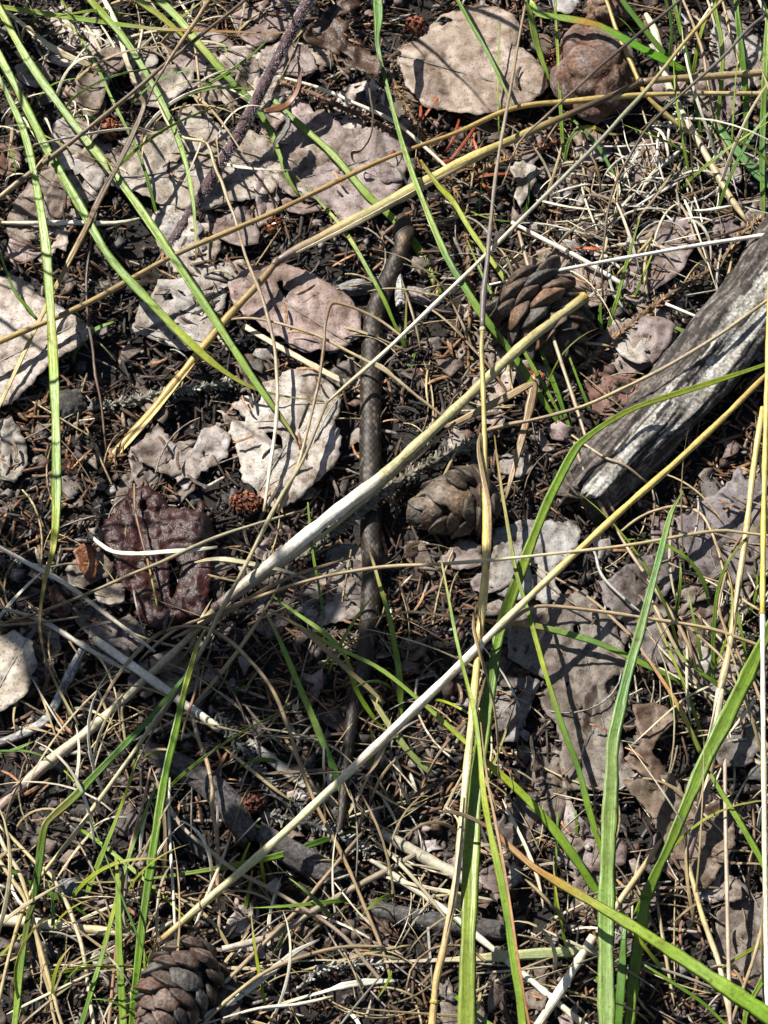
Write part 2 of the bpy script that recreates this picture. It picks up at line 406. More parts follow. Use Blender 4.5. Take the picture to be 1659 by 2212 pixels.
PALE = (.46, .41, .365); PALE2 = (.50, .47, .43); PINK = (.37, .285, .262); MAUVE = (.30, .245, .25); TAN = (.44, .365, .30); OAK = (.205, .18, .155); GRYL = (.40, .385, .375); DRED = (.046, .0105, .0075)
leaf('large pale grey leaf lying flat with a dark shadow along its torn edge', TC('-90,70 0,86 70,88 140,118 150,160 190,178 260,215 330,258 368,292 386,312 380,352 330,395 270,430 215,462 180,505 150,540 95,590 50,640 -90,655'), (.50, .45, .41), h=9, relief=1.0, curl=-1.2, vein=((-60, 810), (185, 690)), tilt=(2, 0))
leaf('pink-brown rounded leaf with a small dark hole, beside the snake', TC('985,110 1060,60 1180,28 1290,50 1400,108 1480,150 1530,205 1560,255 1562,340 1500,388 1420,410 1380,400 1320,418 1262,395 1225,355 1172,335 1110,280 1050,255 1010,205'), PINK, h=8, relief=.8, curl=1.0, vein=((760, 745), (515, 590)), holes=[TC('1195,112 1222,104 1222,138 1250,150 1232,184 1215,152')])
leaf('mottled grey-white leaf tucked under the pink-brown leaf', TC('682,100 772,98 870,60 950,30 1052,14 1085,70 1040,110 990,135 975,200 962,262 922,312 882,392 800,412 720,385 640,352 570,312 590,250 602,200 650,185'), (.42, .40, .375), h=4.5, relief=1.2, curl=1.0, holes=[TC('700,168 740,160 752,184 712,194')])
leaf('pale grey toothed leaf crossed by shadows, close beside the snake', TC('1000,642 1090,592 1110,640 1130,600 1135,545 1165,538 1250,490 1340,486 1395,500 1412,535 1462,600 1470,642 1448,720 1478,780 1462,872 1425,922 1392,952 1332,1002 1282,1052 1192,1092 1130,1040 1100,1002 1042,962 1032,872 1022,802 984,762 1002,712 1060,716 1040,684'), PALE2, h=8.5, relief=1.4, curl=-1.6, vein=((560, 1060), (705, 810)), amp=4.5, holes=[TC('1145,765 1185,758 1215,780 1225,838 1190,812')])
leaf('small grey leaf with deep notched lobes below the golden stalk', TC('560,838 620,790 682,718 740,802 800,862 850,800 882,742 942,722 992,770 982,872 902,912 852,962 792,1012 762,962 692,932 622,892'), (.38, .34, .32), h=5.5, relief=1.5, curl=1.6, amp=4)
leaf('dark red wrinkled wet leaf with a black slit and round hole', ZR('400,190 540,165 660,205 760,250 785,380 920,400 1050,400 1080,330 1160,320 1180,460 1240,560 1275,650 1190,800 1180,900 1262,990 1235,1120 1190,1250 1150,1450 1000,1480 830,1560 700,1605 560,1530 470,1470 480,1350 380,1200 300,1080 270,900 180,760 120,570 200,480 262,440 320,320'), DRED, h=7, relief=1.4, curl=-3.0, crinkle=2.0, fold=1.2, grid=5, mat_=M_LEAFG, vein=((372, 1345), (270, 1060)), holes=[ZR('515,310 575,295 585,390 550,425 510,380'), ZR('800,900 860,880 930,960 905,1080 865,1240 830,1300 805,1200 812,1060')], seed=12, amp=5)
leaf('curled pale tan leaf with a crescent shadow at the mossy twig', TE('-90,500 0,532 62,508 142,560 162,652 132,722 122,772 60,830 0,862 -90,880'), (.50, .46, .39), h=9, relief=1.2, curl=2.0, vein=((-10, 1500), (60, 1375)))
leaf('thick tan-grey leaf with a rolled end under thin curved shadows', TB('40,225 85,190 132,178 182,118 260,58 400,18 500,35 562,62 590,130 572,190 642,240 690,300 712,372 645,432 542,472 420,494 300,482 180,462 108,382 68,300'), (.37, .30, .245), h=10, relief=1.6, curl=-3.0, vein=((870, 120), (1165, 205)), tilt=(1.5, 0), holes=[TB('215,95 260,70 300,85 250,112')])
leaf('whitish blotched leaf under the wide green blade at the log end', Z5('140,190 300,140 560,150 622,200 602,280 562,350 502,382 472,482 522,562 420,612 350,560 282,582 182,562 108,502 120,330'), (.33, .325, .31), h=6, relief=1.2, curl=1.2, amp=3.5, holes=[Z5('335,395 380,380 372,440 345,440')])
leaf('big grey-brown oak leaf with round insect holes and lobed edge', Z5('215,730 330,682 420,640 502,560 640,520 720,642 792,682 872,882 892,982 802,1002 752,1050 762,1100 800,1132 812,1242 832,1332 862,1482 962,1532 1102,1542 1112,1640 520,1640 500,1482 512,1392 482,1272 402,1182 382,1122 440,1032 300,962 210,902'), OAK, h=7, relief=1.5, curl=1.0, vein=((1330, 1670), (1240, 1320)), holes=[Z5('575,730 605,712 618,745 600,775 578,762'), Z5('608,1190 640,1178 662,1200 655,1228 622,1205'), Z5('538,1040 552,1036 550,1060 536,1062')])
leaf('brown netted leaf piece curling beside the bluish green blade', Z5('905,1165 1010,1150 1102,1182 1152,1262 1062,1332 1012,1422 1100,1540 1060,1600 902,1522 858,1462 962,1372 922,1262'), (.19, .135, .095), h=8, relief=2.0, curl=3.5, holes=[])
leaf('torn mauve-grey leaf lying between the log and the oak leaf', Z5('700,470 762,470 852,400 982,332 1100,300 1192,332 1182,432 1112,522 1042,602 1152,642 1092,762 1092,932 1012,962 940,840 850,700 760,620'), (.18, .16, .16), h=5, relief=1.8, curl=2.0, amp=4)
leaf('mauve-grey leaf with angular torn lobes in shade below the log', Z5('1150,120 1230,100 1300,30 1400,-40 1500,-160 1560,-60 1640,-140 1720,-60 1720,440 1482,482 1392,542 1282,502 1232,352 1162,252'), (.19, .165, .17), h=6, relief=1.6, curl=1.8, amp=4)
leaf('dull brown leaf patch behind the tan jointed stalk', Z5('1180,600 1290,540 1420,560 1440,700 1380,900 1260,960 1180,850 1150,720'), (.15, .105, .08), h=4, relief=1.5, curl=1.5)
leaf('grey leaf flap beside the wide green blade, under the oak leaf', Z5('150,1060 330,1000 396,1040 342,1160 262,1372 150,1372 130,1200'), (.20, .18, .175), h=5, relief=1.0, curl=1.5, tilt=(1.5, 0))
leaf('broad brown leaf standing on edge behind the kinked tan stalk', TH('1030,60 1250,20 1330,180 1500,120 1520,330 1400,520 1300,480 1200,300 1120,160'), (.19, .145, .105), h=8, relief=2.5, curl=3.0)
leaf('dusty brown leaf lying under pale upright stems', TH('1440,620 1520,470 1640,560 1760,500 1760,960 1640,1000 1500,940 1420,800'), (.20, .17, .145), h=5, relief=1.4, curl=1.5)
leaf('large grey-beige leaf barred by grass shadows behind the hairy stem', TA('470,700 560,640 640,600 700,580 760,478 862,448 962,560 1080,560 1200,622 1242,702 1182,832 1080,862 980,872 900,902 800,902 700,882 600,832 480,802'), (.43, .39, .34), h=6.5, relief=1.3, curl=1.0, vein=((255, 385), (590, 345)))
leaf('pale leaf flap with a black hollow beneath it, among green blades', TA('560,330 640,300 760,278 842,300 832,352 782,402 722,472 640,462 600,402'), (.46, .42, .37), h=9, relief=1.2, curl=2.0, tilt=(0, -2))
leaf('brown spotted leaf standing half upright among pale straws', TA('330,330 372,270 440,210 520,200 560,260 480,330 430,480 380,520 320,450'), (.22, .17, .135), h=9, relief=1.5, curl=3.0)
leaf('pinkish leaf striped with fine shadows where the withered leaves hang', TA('1000,62 1120,10 1240,-30 1262,100 1182,182 1100,200 1030,152'), (.36, .28, .27), h=6, relief=1.0, curl=1.5)
leaf('pale pink leaf sliver behind the hairy stem', TA('1120,200 1240,180 1330,200 1380,300 1300,330 1200,320 1130,280'), (.37, .31, .29), h=5, relief=1.0, curl=1.0)
leaf('mauve leaf sheet between the hairy stem and the long golden stem', TA('1180,640 1260,520 1400,470 1500,560 1680,540 1760,640 1740,800 1670,900 1500,962 1382,872 1282,822 1150,850'), (.33, .275, .265), h=5, relief=1.4, curl=1.2, vein=((600, 400), (850, 330)))
leaf('mauve leaf edge beside the orange pegged twig', TB('-40,560 40,580 110,640 110,700 80,780 0,790 -60,700'), (.27, .225, .225), h=6, relief=1.0, curl=1.4)
leaf('small reddish brown leaf beside the log', TD('860,540 930,500 1040,520 1120,540 1060,640 980,720 900,700 870,620'), (.20, .105, .08), h=4.5, relief=1.5, curl=2.0)
leaf('grey-brown leaf under the white straight straw, above the cone', TD('540,40 640,-20 760,-60 880,30 980,80 960,200 880,230 800,120 680,90'), (.33, .27, .235), h=5, relief=1.2, curl=1.5)
leaf('grey lichen-crusted leaf the snake lies against', TE('1040,440 1120,360 1250,300 1400,240 1560,180 1640,200 1640,420 1480,472 1382,492 1250,470 1130,480'), (.33, .31, .285), h=3.5, relief=1.6, curl=1.2)
leaf('small brown ragged leaf scrap carrying an orange-brown husk', TE('280,250 330,202 440,168 492,222 482,272 402,302 362,332 300,312'), (.30, .255, .22), h=6, relief=1.5, curl=2.0)
leaf('pale ragged leaf scrap at the foot of the dark red leaf', TE('400,340 520,308 548,392 480,412 420,382'), (.38, .34, .30), h=6, relief=1.2, curl=1.8)
leaf('grey leaf half buried below the dark red leaf', TE('460,480 560,440 640,520 620,602 520,620 440,560'), (.25, .225, .21), h=4, relief=1.2, curl=1.2)
leaf('orange-brown curled husk lying on the small ragged leaf', TE('315,170 350,138 388,140 420,170 415,290 380,300 345,250'), (.24, .085, .03), h=9, relief=2.0, curl=3.5, mat_=M_LEAFG)
leaf('reddish dry husk lying among twigs near the dark red leaf', TE('205,330 240,310 300,400 318,430 270,462 225,420'), (.15, .05, .03), h=6, relief=2.0, curl=3.0, mat_=M_LEAFG)
leaf('grey speckled leaf scrap by the tall upright green blade', TC('0,720 50,690 110,800 120,900 60,980 0,960'), (.32, .30, .265), h=5, relief=1.6, curl=2.0)
leaf('brown curled leaf below the dark brown thin stem', TA('0,620 40,610 100,680 90,730 30,760 -30,740'), (.16, .085, .055), h=7, relief=1.5, curl=3.0)
leaf('grey pitted leaf scrap between the closed cone and yellow stalk', TF('230,215 330,110 420,140 425,230 330,250'), (.31, .265, .25), h=5, relief=1.0, curl=1.5)
leaf('white torn leaf scrap between the stone and the wilted stem', TB('815,640 900,600 990,650 960,690 880,715 830,690'), (.50, .50, .50), h=5, relief=1.0, curl=1.2)
leaf('bluish white crusted leaf scrap behind the brown stone', TB('690,-30 820,-40 850,10 800,60 740,50'), (.50, .51, .52), h=10, relief=1.2, curl=1.2)
leaf('pale dry leaf twist on the ground below the golden stalk', TB('540,720 600,690 660,720 660,780 590,900 560,850 575,790'), (.48, .46, .41), h=6, relief=1.4, curl=2.5)
leaf('grey leaf scrap at the foot of the yellow vertical stalk', TH('160,880 280,900 310,1000 420,1040 480,1130 250,1120 240,960'), (.33, .31, .29), h=4, relief=1.4, curl=1.6)
leaf('brown crumpled leaf beside the reddish pine cone', TG('1130,720 1250,640 1340,690 1360,780 1260,860 1150,830'), (.15, .12, .10), h=5, relief=2.5, curl=3)
leaf('dark curled leaf scrap hanging over the reddish pine cone', TG('960,900 1010,880 1050,960 1030,1090 960,1106 930,1000'), (.13, .11, .095), h=9, relief=2.5, curl=3)
for lab, s, c in (('mauve leaf scrap among pale straws and green blades', '60,290 120,260 210,280 230,350 150,380 80,340', (.34, .29, .28)),
                  ('dark grey leaf scrap by the clustered red husk', '420,560 520,600 600,580 700,560 690,610 560,640', (.36, .33, .28)),
                  ('cream leaf patch under a pale double straw', '420,180 520,150 560,230 640,250 560,310 470,300', (.45, .42, .37))):
    leaf(lab, TA(s), c, h=4, relief=1.2, curl=1.6)

def tone(c):                             # plain colour word for a leaf colour
    l = sum(c)/3; w = c[0]/max(c[2], 1e-4)
    return 'dark brown' if l < .10 and w > 1.35 else 'dark grey' if l < .10 else 'dull brown' if l < .2 and w > 1.35 else 'mid grey' if l < .2 else 'mauve-grey' if w < 1.18 else 'tan-grey' if w > 1.22 else 'pale grey'
def ovate(u, v, R, asp, ro, rr, teeth=.06):
    poly = []; n = 34
    for k in range(n):
        a = 2*math.pi*k/n; q = R*(1+.10*math.cos(2*a+ro)+.16*max(0, math.cos(a))**6)*(1+rr.uniform(-teeth, teeth)); x, y = q*math.cos(a), q*asp*math.sin(a)
        poly.append((u+x*math.cos(ro)-y*math.sin(ro), v+x*math.sin(ro)+y*math.cos(ro)))
    if rr.random() < .6:                                             # a torn bite
        i0 = rr.randrange(n); m = rr.randint(3, 6); c = (u, v)
        for j in range(m):
            k = (i0+j) % n; f = rr.uniform(.45, .75); poly[k] = (c[0]+(poly[k][0]-c[0])*f, c[1]+(poly[k][1]-c[1])*f)
    return poly
CARPET = [((60, 620, 60, 540), 24, 'under the long green blades'), ((560, 860, 60, 460), 9, 'around the hairy stem'), ((1000, 1420, 480, 930), 8, 'around the open pine cone'),
          ((1040, 1650, 1120, 2050), 22, 'between the broad green blades'), ((20, 420, 980, 1480), 9, 'around the dark red leaf'), ((1150, 1650, 60, 420), 7, 'around the lumpy stone'), ((560, 800, 1150, 1350), 4, 'against the shaded snake')]
rc = random.Random(55)
for (x0, x1, y0, y1), n, where in CARPET:
    for i in range(n):
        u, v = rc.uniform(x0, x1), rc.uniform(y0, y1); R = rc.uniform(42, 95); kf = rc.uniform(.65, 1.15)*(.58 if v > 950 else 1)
        c = rc.choice([(.40, .35, .315), (.34, .275, .265), (.43, .40, .37), (.30, .245, .235), (.37, .32, .28), (.25, .20, .165)])
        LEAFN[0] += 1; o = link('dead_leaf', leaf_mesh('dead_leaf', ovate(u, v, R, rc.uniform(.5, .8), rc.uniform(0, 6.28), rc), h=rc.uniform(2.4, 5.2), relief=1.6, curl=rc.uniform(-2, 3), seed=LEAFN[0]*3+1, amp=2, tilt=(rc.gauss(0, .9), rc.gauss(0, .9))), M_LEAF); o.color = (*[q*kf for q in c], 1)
        tag(o, ('wide ' if R > 75 else 'small ' if R < 55 else '')+tone([q*kf for q in c])+' flat dead leaf in the leaf carpet '+where, 'leaf', 'leaf carpet '+where)
for i in range(64):                      # dull leaf pieces half buried in the litter
    rr = random.Random(900+i); u, v = rr.uniform(-20, PW+20), rr.uniform(-20, PH+20); R = rr.uniform(22, 62); n = rr.randint(9, 13); asp = rr.uniform(.45, .9); ro = rr.uniform(0, 6.28); poly = []
    for k in range(n):
        a = 2*math.pi*k/n; q = R*rr.uniform(.55, 1.1); x, y = q*math.cos(a), q*asp*math.sin(a); poly.append((u+x*math.cos(ro)-y*math.sin(ro), v+x*math.sin(ro)+y*math.cos(ro)))
    kf = rr.uniform(.5, 1.0); c = rr.choice([(.26, .225, .20), (.20, .155, .12), (.33, .30, .27), (.15, .11, .085), (.24, .19, .185), (.10, .085, .075)])
    LEAFN[0] += 1; o = link('leaf_piece', leaf_mesh('leaf_piece', poly, h=rr.uniform(2.6, 4.6), relief=1.8, curl=rr.uniform(-1, 3), seed=LEAFN[0]*3+1, amp=4, grid=8, tilt=(rr.gauss(0, .8), rr.gauss(0, .8))), M_LEAF); o.color = (*[q*kf for q in c], 1)
    tag(o, ('larger ' if R > 45 else 'little ')+tone([q*kf for q in c])+(' narrow' if asp < .6 else ' broad')+' torn leaf piece half buried in needles', 'leaf', 'half-buried leaf pieces')

# ------------------------------------------------------------------ snake: one continuous body with modelled scales
def build_snake():
    K = P('868,461 869,470 872,493 870,520 866,541 856,565 844,592 821,646 807,696 803,765 801,835 800,934 800,1014 801,1090 801,1152 803,1200 803,1256 796,1349 788,1430 774,1488 760,1557 745,1675 737,1767 719,1848 705,1906 694,1964 690,1995')
    H = [9.5, 9.5, 9.5, 9, 8, 7, 6.2, 5.8, 5.6, 5.5, 5.4, 5.4, 5, 4.8, 5.2, 5.6, 5.8, 6.0, 6.2, 6.4, 6.6, 6.8, 6.6, 6.2, 5.6, 5.0, 4.5]
    R = [[*at(u, v, h*MM), 0, i/(len(K)-1)] for i, ((u, v), h) in enumerate(zip(K, H))]
    rows = catmull(R, lambda a, b: max(6, int(np.linalg.norm(a[:3]-b[:3])/.001)))
    C = rows[:, :3]; d = np.r_[0, np.cumsum(np.linalg.norm(np.diff(C, axis=0), axis=1))]; L = d[-1]
    n = int(L/.00030); s = np.linspace(0, L, n); C = np.stack([np.interp(s, d, C[:, i]) for i in range(3)], -1)
    T = np.gradient(C, axis=0); T /= np.linalg.norm(T, axis=1)[:, None]
    W = np.cross(T, np.array([0, 0, 1.])); W /= np.linalg.norm(W, axis=1)[:, None]; Nn = np.cross(W, T)
    sk = np.array([0, .4, 1.5, 4, 7.5, 9.5, 12.5, 16, 22, 45, 80, 120, 150, 190, 215, 245, 270, 300, 315])/315*L
    rx = np.array([.3, 1.5, 2.5, 3.7, 4.9, 4.6, 3.3, 3.2, 3.7, 4.1, 4.4, 4.4, 4.2, 3.7, 2.9, 2.1, 1.6, .8, .15])*MM
    rz = np.array([.3, .9, 1.5, 2.2, 2.8, 2.8, 2.6, 2.8, 3.4, 3.9, 4.2, 4.2, 4.0, 3.5, 2.8, 2.0, 1.5, .8, .15])*MM
    # head lengths are real lengths near the snout
    sk[:8] = np.array([0, .5, 1.8, 4.8, 9.5, 12, 16, 20])*MM
    a = np.interp(s, sk, rx); b = np.interp(s, sk, rz)
    k = 84; th = np.arange(k)/k*2*math.pi
    SS, TH = np.meshgrid(s, th, indexing='ij'); A = a[:, None]; B = b[:, None]
    rows_n = 26                                                       # scale rows round the body
    step = 2*math.pi*.0042/rows_n*1.55
    sc = np.clip((SS-.0105)/.004, 0, 1)
    pa = TH/(2*math.pi)*rows_n/1 + SS/step; pb = TH/(2*math.pi)*rows_n/1 - SS/step
    fa = (pa/2) % 1-.5; fb = (pb/2) % 1-.5
    edge = np.maximum(np.abs(fa), np.abs(fb))*2                       # 0 centre .. 1 rim of a diamond scale
    dome = (1-edge**3); keel = np.exp(-(((fa+fb))/.10)**2)*(1-edge)
    disp = sc*(.11*dome+.04*keel)*MM*np.clip(A/.003, .2, 1)
    ia = np.floor(pa/2); ib = np.floor(pb/2); hsh = (np.sin(ia*12.9898+ib*78.233)*43758.5453) % 1
    up = np.sin(TH)                                                   # +1 back, -1 belly
    base = np.array([.030, .022, .0155])[None, None]*np.ones(SS.shape+(1,))
    dark = np.array([.010, .008, .007]); tan = np.array([.12, .095, .07]); oran = np.array([.30, .19, .11])
    # two staggered rows of dark blotches on each side of a paler back line
    blot = .5+.5*np.sin(SS/.0052*math.pi*1.0+np.where(np.cos(TH) > 0, 0, math.pi))
    bl = np.clip(blot*1.5-.55, 0, 1)*np.clip(1-np.abs(np.abs(np.cos(TH))-.42)/.33, 0, 1)*np.clip(up*3, 0, 1)*sc
    bl2 = np.clip((.5+.5*np.sin(SS/.0052*math.pi+math.pi*1.0+np.where(np.cos(TH) > 0, 0, math.pi)))*1.5-.7, 0, 1)*np.clip(1-np.abs(np.abs(np.cos(TH))-.82)/.2, 0, 1)*sc
    col = base*(.55+.95*hsh[..., None])
    col = col*(1-bl[..., None]*.9)+dark*bl[..., None]*.9; col = col*(1-bl2[..., None]*.85)+dark*bl2[..., None]*.85
    stripe = np.exp(-(np.cos(TH)/.10)**2)*np.clip(up, 0, 1)*sc*.05; col = col*(1-stripe[..., None])+tan*stripe[..., None]
    lat = np.exp(-((np.abs(np.cos(TH))-.97)/.035)**2)*sc*.35*(hsh > .4); col = col*(1-lat[..., None])+tan*1.25*lat[..., None]
    spot = np.exp(-((SS-.0145)/.0022)**2-(np.cos(TH)/.33)**2)*(up > 0); col = col*(1-spot[..., None])+oran*spot[..., None]
    spot = np.exp(-((SS-.020)/.0013)**2-(np.cos(TH)/.3)**2)*(up > 0)*.7; col = col*(1-spot[..., None])+oran*.8*spot[..., None]
    hd = 1-sc; seam = np.exp(-((np.abs(np.cos(TH))-.45)/.05)**2)*hd*.6+np.exp(-((SS-.0052)/.0003)**2)*hd*.5+np.exp(-((SS-.0027)/.0003)**2)*hd*.5
    col = col*(1-hd[..., None]*.5)+np.array([.05, .033, .025])*hd[..., None]*.5
    col = col*(1-np.clip(seam, 0, 1)[..., None]*.55)
    fl = ((hsh > .86)*sc*np.clip(up+.3, 0, 1)*.55)[..., None]; col = col*(1-fl)+np.array([.13, .105, .08])*fl
    rim = np.clip((edge-.72)/.28, 0, 1)*sc; col = col*(1-.72*rim[..., None])
    col = np.where((up < -.55)[..., None], np.array([.16, .135, .11]), col)
    cosT, sinT = np.cos(TH), np.sin(TH); px = np.sign(cosT)*np.abs(cosT)**.9; 
    X = C[:, None, :]+W[:, None, :]*((A*cosT+disp*cosT)[..., None])+Nn[:, None, :]*((B*sinT*np.where(sinT < 0, .8, 1)+disp*sinT)[..., None])
    V = X.reshape(-1, 3); i0 = (np.arange(n-1)[:, None]*k+np.arange(k)[None]).ravel(); j = (np.arange(n-1)[:, None]*k+(np.arange(k)[None]+1) % k).ravel()
    F = np.stack([i0, i0+k, j+k, j], -1)
    o = link('snake', mesh('snake', V, F, col.reshape(-1, 3)), M_SKIN)
    tag(o, 'slender dark brown snake with chequered scales lying stretched across the litter', 'snake')
    m, t, p, _ = mat('snake eye'); p.inputs['Base Color'].default_value = (.02, .012, .008, 1); p.inputs['Roughness'].default_value = .12
    i = int(.0042/L*n)
    for sg in (-1, 1):
        c = C[i]+W[i]*a[i]*.86*sg+Nn[i]*b[i]*.45; vv, ff = [], []
        for q in range(6):
            for r in range(10):
                f1 = math.pi*q/5; f2 = 2*math.pi*r/10
                vv.append(c+.00078*(np.array([1, 0, 0])*math.sin(f1)*math.cos(f2)+np.array([0, 1, 0])*math.sin(f1)*math.sin(f2)+np.array([0, 0, 1])*math.cos(f1)))
        ff = [(q*10+r, q*10+(r+1) % 10, (q+1)*10+(r+1) % 10, (q+1)*10+r) for q in range(5) for r in range(10)]
        link('eye', mesh('eye', vv, ff), m, o)
build_snake()

# ------------------------------------------------------------------ cones: a core and one object for each scale
def scale_mesh(seed, long_=1.0, lip=.35, c1=(.17, .115, .075), c2=(.26, .205, .155)):
    """a swollen shield: wide, with a ridge across it and a small knob"""
    rng = random.Random(seed); V, C = [], []; K = 14; wob = [rng.uniform(.86, 1.1) for _ in range(K)]
    for (f, z) in ((.70, -.60), (1.0, -.13), (1.03, .03), (.86, .20), (.54, .35), (.22, .40)):
        for q in range(K):
            a = 2*math.pi*q/K; rr = wob[q]/(abs(math.cos(a))**1.75+abs(math.sin(a))**1.75)**(1/1.75)
            y = math.sin(a)*rr*f*.86*long_; x = math.cos(a)*rr*f*1.16
            zz = z-.20*abs(y)*(z > .1)+lip*max(y, -.5)*.75-.14*x*x+rng.uniform(-.025, .025)
            V.append((x, y, zz)); m = (1-f)*.7+rng.uniform(0, .45); C.append(tuple((p+(s-p)*min(m, 1))*(.5 if z < 0 else 1) for p, s in zip(c1, c2)))  # lower rim painted darker, as shade in the gaps between scales
    V.append((0, .02, .50)); C.append(tuple(c*.5 for c in c2)); n = 6
    F = [(i*K+q, i*K+(q+1) % K, (i+1)*K+(q+1) % K, (i+1)*K+q) for i in range(n-1) for q in range(K)]+[((n-1)*K+q, (n-1)*K+(q+1) % K, n*K) for q in range(K)]
    return mesh('cone_scale', V, F, C)
def cone(label, p0, p1, dia, n, seed, open_=.35, squash=.9, cols=None, prof=None, ssz=.36):
    """p0 base, p1 apex as (u, v, h mm); dia in pixels"""
    A = at(p0[0], p0[1], p0[2]*MM); Bp = at(p1[0], p1[1], p1[2]*MM); ax = (Bp-A); L = ax.length; ax.normalize(); R = dia*.5*mpp(A)
    ex = ax.cross(Vector((0, 0, 1))).normalized(); ey = ex.cross(ax); r = empty('pine_cone', ((A+Bp)/2)*1); r.location.z = 0; bpy.context.view_layer.update()
    prof = prof or (lambda t: math.sin(math.pi*min(.10+.90*t, 1)**.80)**.72 if t < 1 else 0)
    vv, cc = [], []; k = 14
    for i in range(13):
        t = i/12; rr = R*.60*max(prof(t), .03)
        for q in range(k):
            a = 2*math.pi*q/k; vv.append(A+ax*(L*t)+(ex*math.cos(a)+ey*math.sin(a)*squash)*rr); cc.append((.04, .028, .02))
    link('core', mesh('core', vv, [(i*k+q, i*k+(q+1) % k, (i+1)*k+(q+1) % k, (i+1)*k+q) for i in range(12) for q in range(k)], cc), M_CONE, r)
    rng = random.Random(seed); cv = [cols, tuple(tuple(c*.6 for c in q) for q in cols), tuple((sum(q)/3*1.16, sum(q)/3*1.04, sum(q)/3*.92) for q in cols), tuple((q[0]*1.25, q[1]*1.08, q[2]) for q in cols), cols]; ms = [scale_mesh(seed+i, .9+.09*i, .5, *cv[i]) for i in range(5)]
    for i in range(n):
        t = .03+.93*(i+.5)/n; t = t**.88; a = i*2.399963+seed; pr = prof(t); rr = R*.80*max(pr, .10)
        rad = ex*math.cos(a)+ey*math.sin(a)*squash
        e = .02; sl = (prof(min(t+e, .999))-prof(max(t-e, .0)))*R/(2*e*L)
        tan = (ax+rad.normalized()*max(min(sl, 1.5), -1.5)).normalized(); sid = ax.cross(rad).normalized(); nr = sid.cross(tan); nr = nr if nr.dot(rad) > 0 else -nr
        op = open_*rng.uniform(.35, 1.6); yv = (tan*math.cos(op)+nr*math.sin(op)).normalized(); zv = sid.cross(yv); zv = zv if zv.dot(nr) > 0 else -zv
        xv = yv.cross(zv); sz = R*ssz*(.42+.62*pr)*rng.uniform(.86, 1.14)
        pos = A+ax*(L*t)+rad*rr
        if pos.z < -.002 or rng.random() < .05: continue
        xv = (xv+yv*rng.gauss(0, .12)).normalized(); yv = zv.cross(xv)
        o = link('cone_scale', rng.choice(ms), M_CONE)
        from mathutils import Matrix
        m = Matrix(((xv.x, yv.x, zv.x, pos.x), (xv.y, yv.y, zv.y, pos.y), (xv.z, yv.z, zv.z, pos.z), (0, 0, 0, 1))) @ Matrix.Diagonal((sz, sz*1.05, sz*.85, 1))
        o.matrix_basis = m; o.parent = r; o.matrix_parent_inverse = r.matrix_basis.inverted()
    return tag(r, label, 'pine cone', 'pine cones in the litter')
cone('large brown open pine cone under the blunt-ended pale stalk', (1108, 612, 12), (1245, 775, 9), 205, 62, 3, .62, cols=((.055, .035, .023), (.155, .105, .068)), ssz=.38)
cone('greyish brown closed pine cone between the snake and yellow stalk', (1072, 1064, 11), (884, 1116, 10), 150, 44, 9, .30, cols=((.06, .044, .030), (.15, .117, .08)), ssz=.46)
cone('reddish weathered pine cone with grey scales under crossing stems', (445, 2040, 13), (310, 2255, 13), 165, 54, 5, .5, cols=((.06, .034, .024), (.14, .10, .078)), ssz=.40)  # scale colours darkened to stand for shade over this cone

# ------------------------------------------------------------------ lumpy stones
def lump(label, u, v, h, rx, ry, rz, seed, c1, c2, cells=55, groove=.18, name='stone', cat='stone'):
    import bmesh
    bm = bmesh.new(); bmesh.ops.create_icosphere(bm, subdivisions=5, radius=1); p = at(u, v, h*MM); s = mpp(p); C = []
    for w in bm.verts:
        q = w.co.normalized()
        dv = noise.voronoi((q.x*1.15+seed, q.y*1.15, q.z*1.15))[0]; g = min(1, (dv[1]-dv[0])*2.4)
        f = 1+.10*noise.noise(q*1.3+Vector((seed, 0, 0)))-groove*(1-g)**2+.03*noise.noise(q*6)+.015*noise.noise(q*15)
        w.co = Vector((q.x*rx*s*f, q.y*ry*s*f, q.z*rz*s*f))+p
        m = max(0, min(1, .5+1.3*noise.noise(q*2.6+Vector((3, seed, 1)))))*g; C.append(tuple(a+(b-a)*m for a, b in zip(c1, c2)))
    me = bpy.data.meshes.new(name); bm.to_mesh(me); bm.free()
    me.polygons.foreach_set('use_smooth', np.ones(len(me.polygons), dtype=bool))
    a = me.attributes.new('Col', 'FLOAT_COLOR', 'POINT'); cc = np.ones((len(C), 4), np.float32); cc[:, :3] = C; a.data.foreach_set('color', cc.ravel())
    return tag(link(name, me, M_BARK), label, cat)
lump('lumpy rust-brown stone with grey worn faces beside the tan leaf', 1283, 158, 12, 96, 122, 80, 2.3, (.15, .075, .045), (.30, .245, .225), groove=.15)
lump('small brown stone behind the lumpy rust-brown stone', 1312, 22, 8, 52, 40, 42, 5.1, (.14, .08, .05), (.27, .2, .16))
lump('dark grey crumbly clod beside the tall green blade', 150, 878, 2, 42, 40, 34, 8.2, (.05, .045, .042), (.12, .11, .105), groove=.12, name='soil_clod', cat='clod')
lump('little blue-grey pebble under the broken straws', 152, 1922, 2, 34, 26, 24, 3.2, (.15, .17, .19), (.25, .27, .29), groove=.02, name='pebble', cat='pebble')
lump('smooth grey pebble half hidden by curled pale straws', 1090, 1795, 1, 40, 24, 22, 4.4, (.13, .13, .13), (.22, .22, .215), groove=.02, name='pebble', cat='pebble')

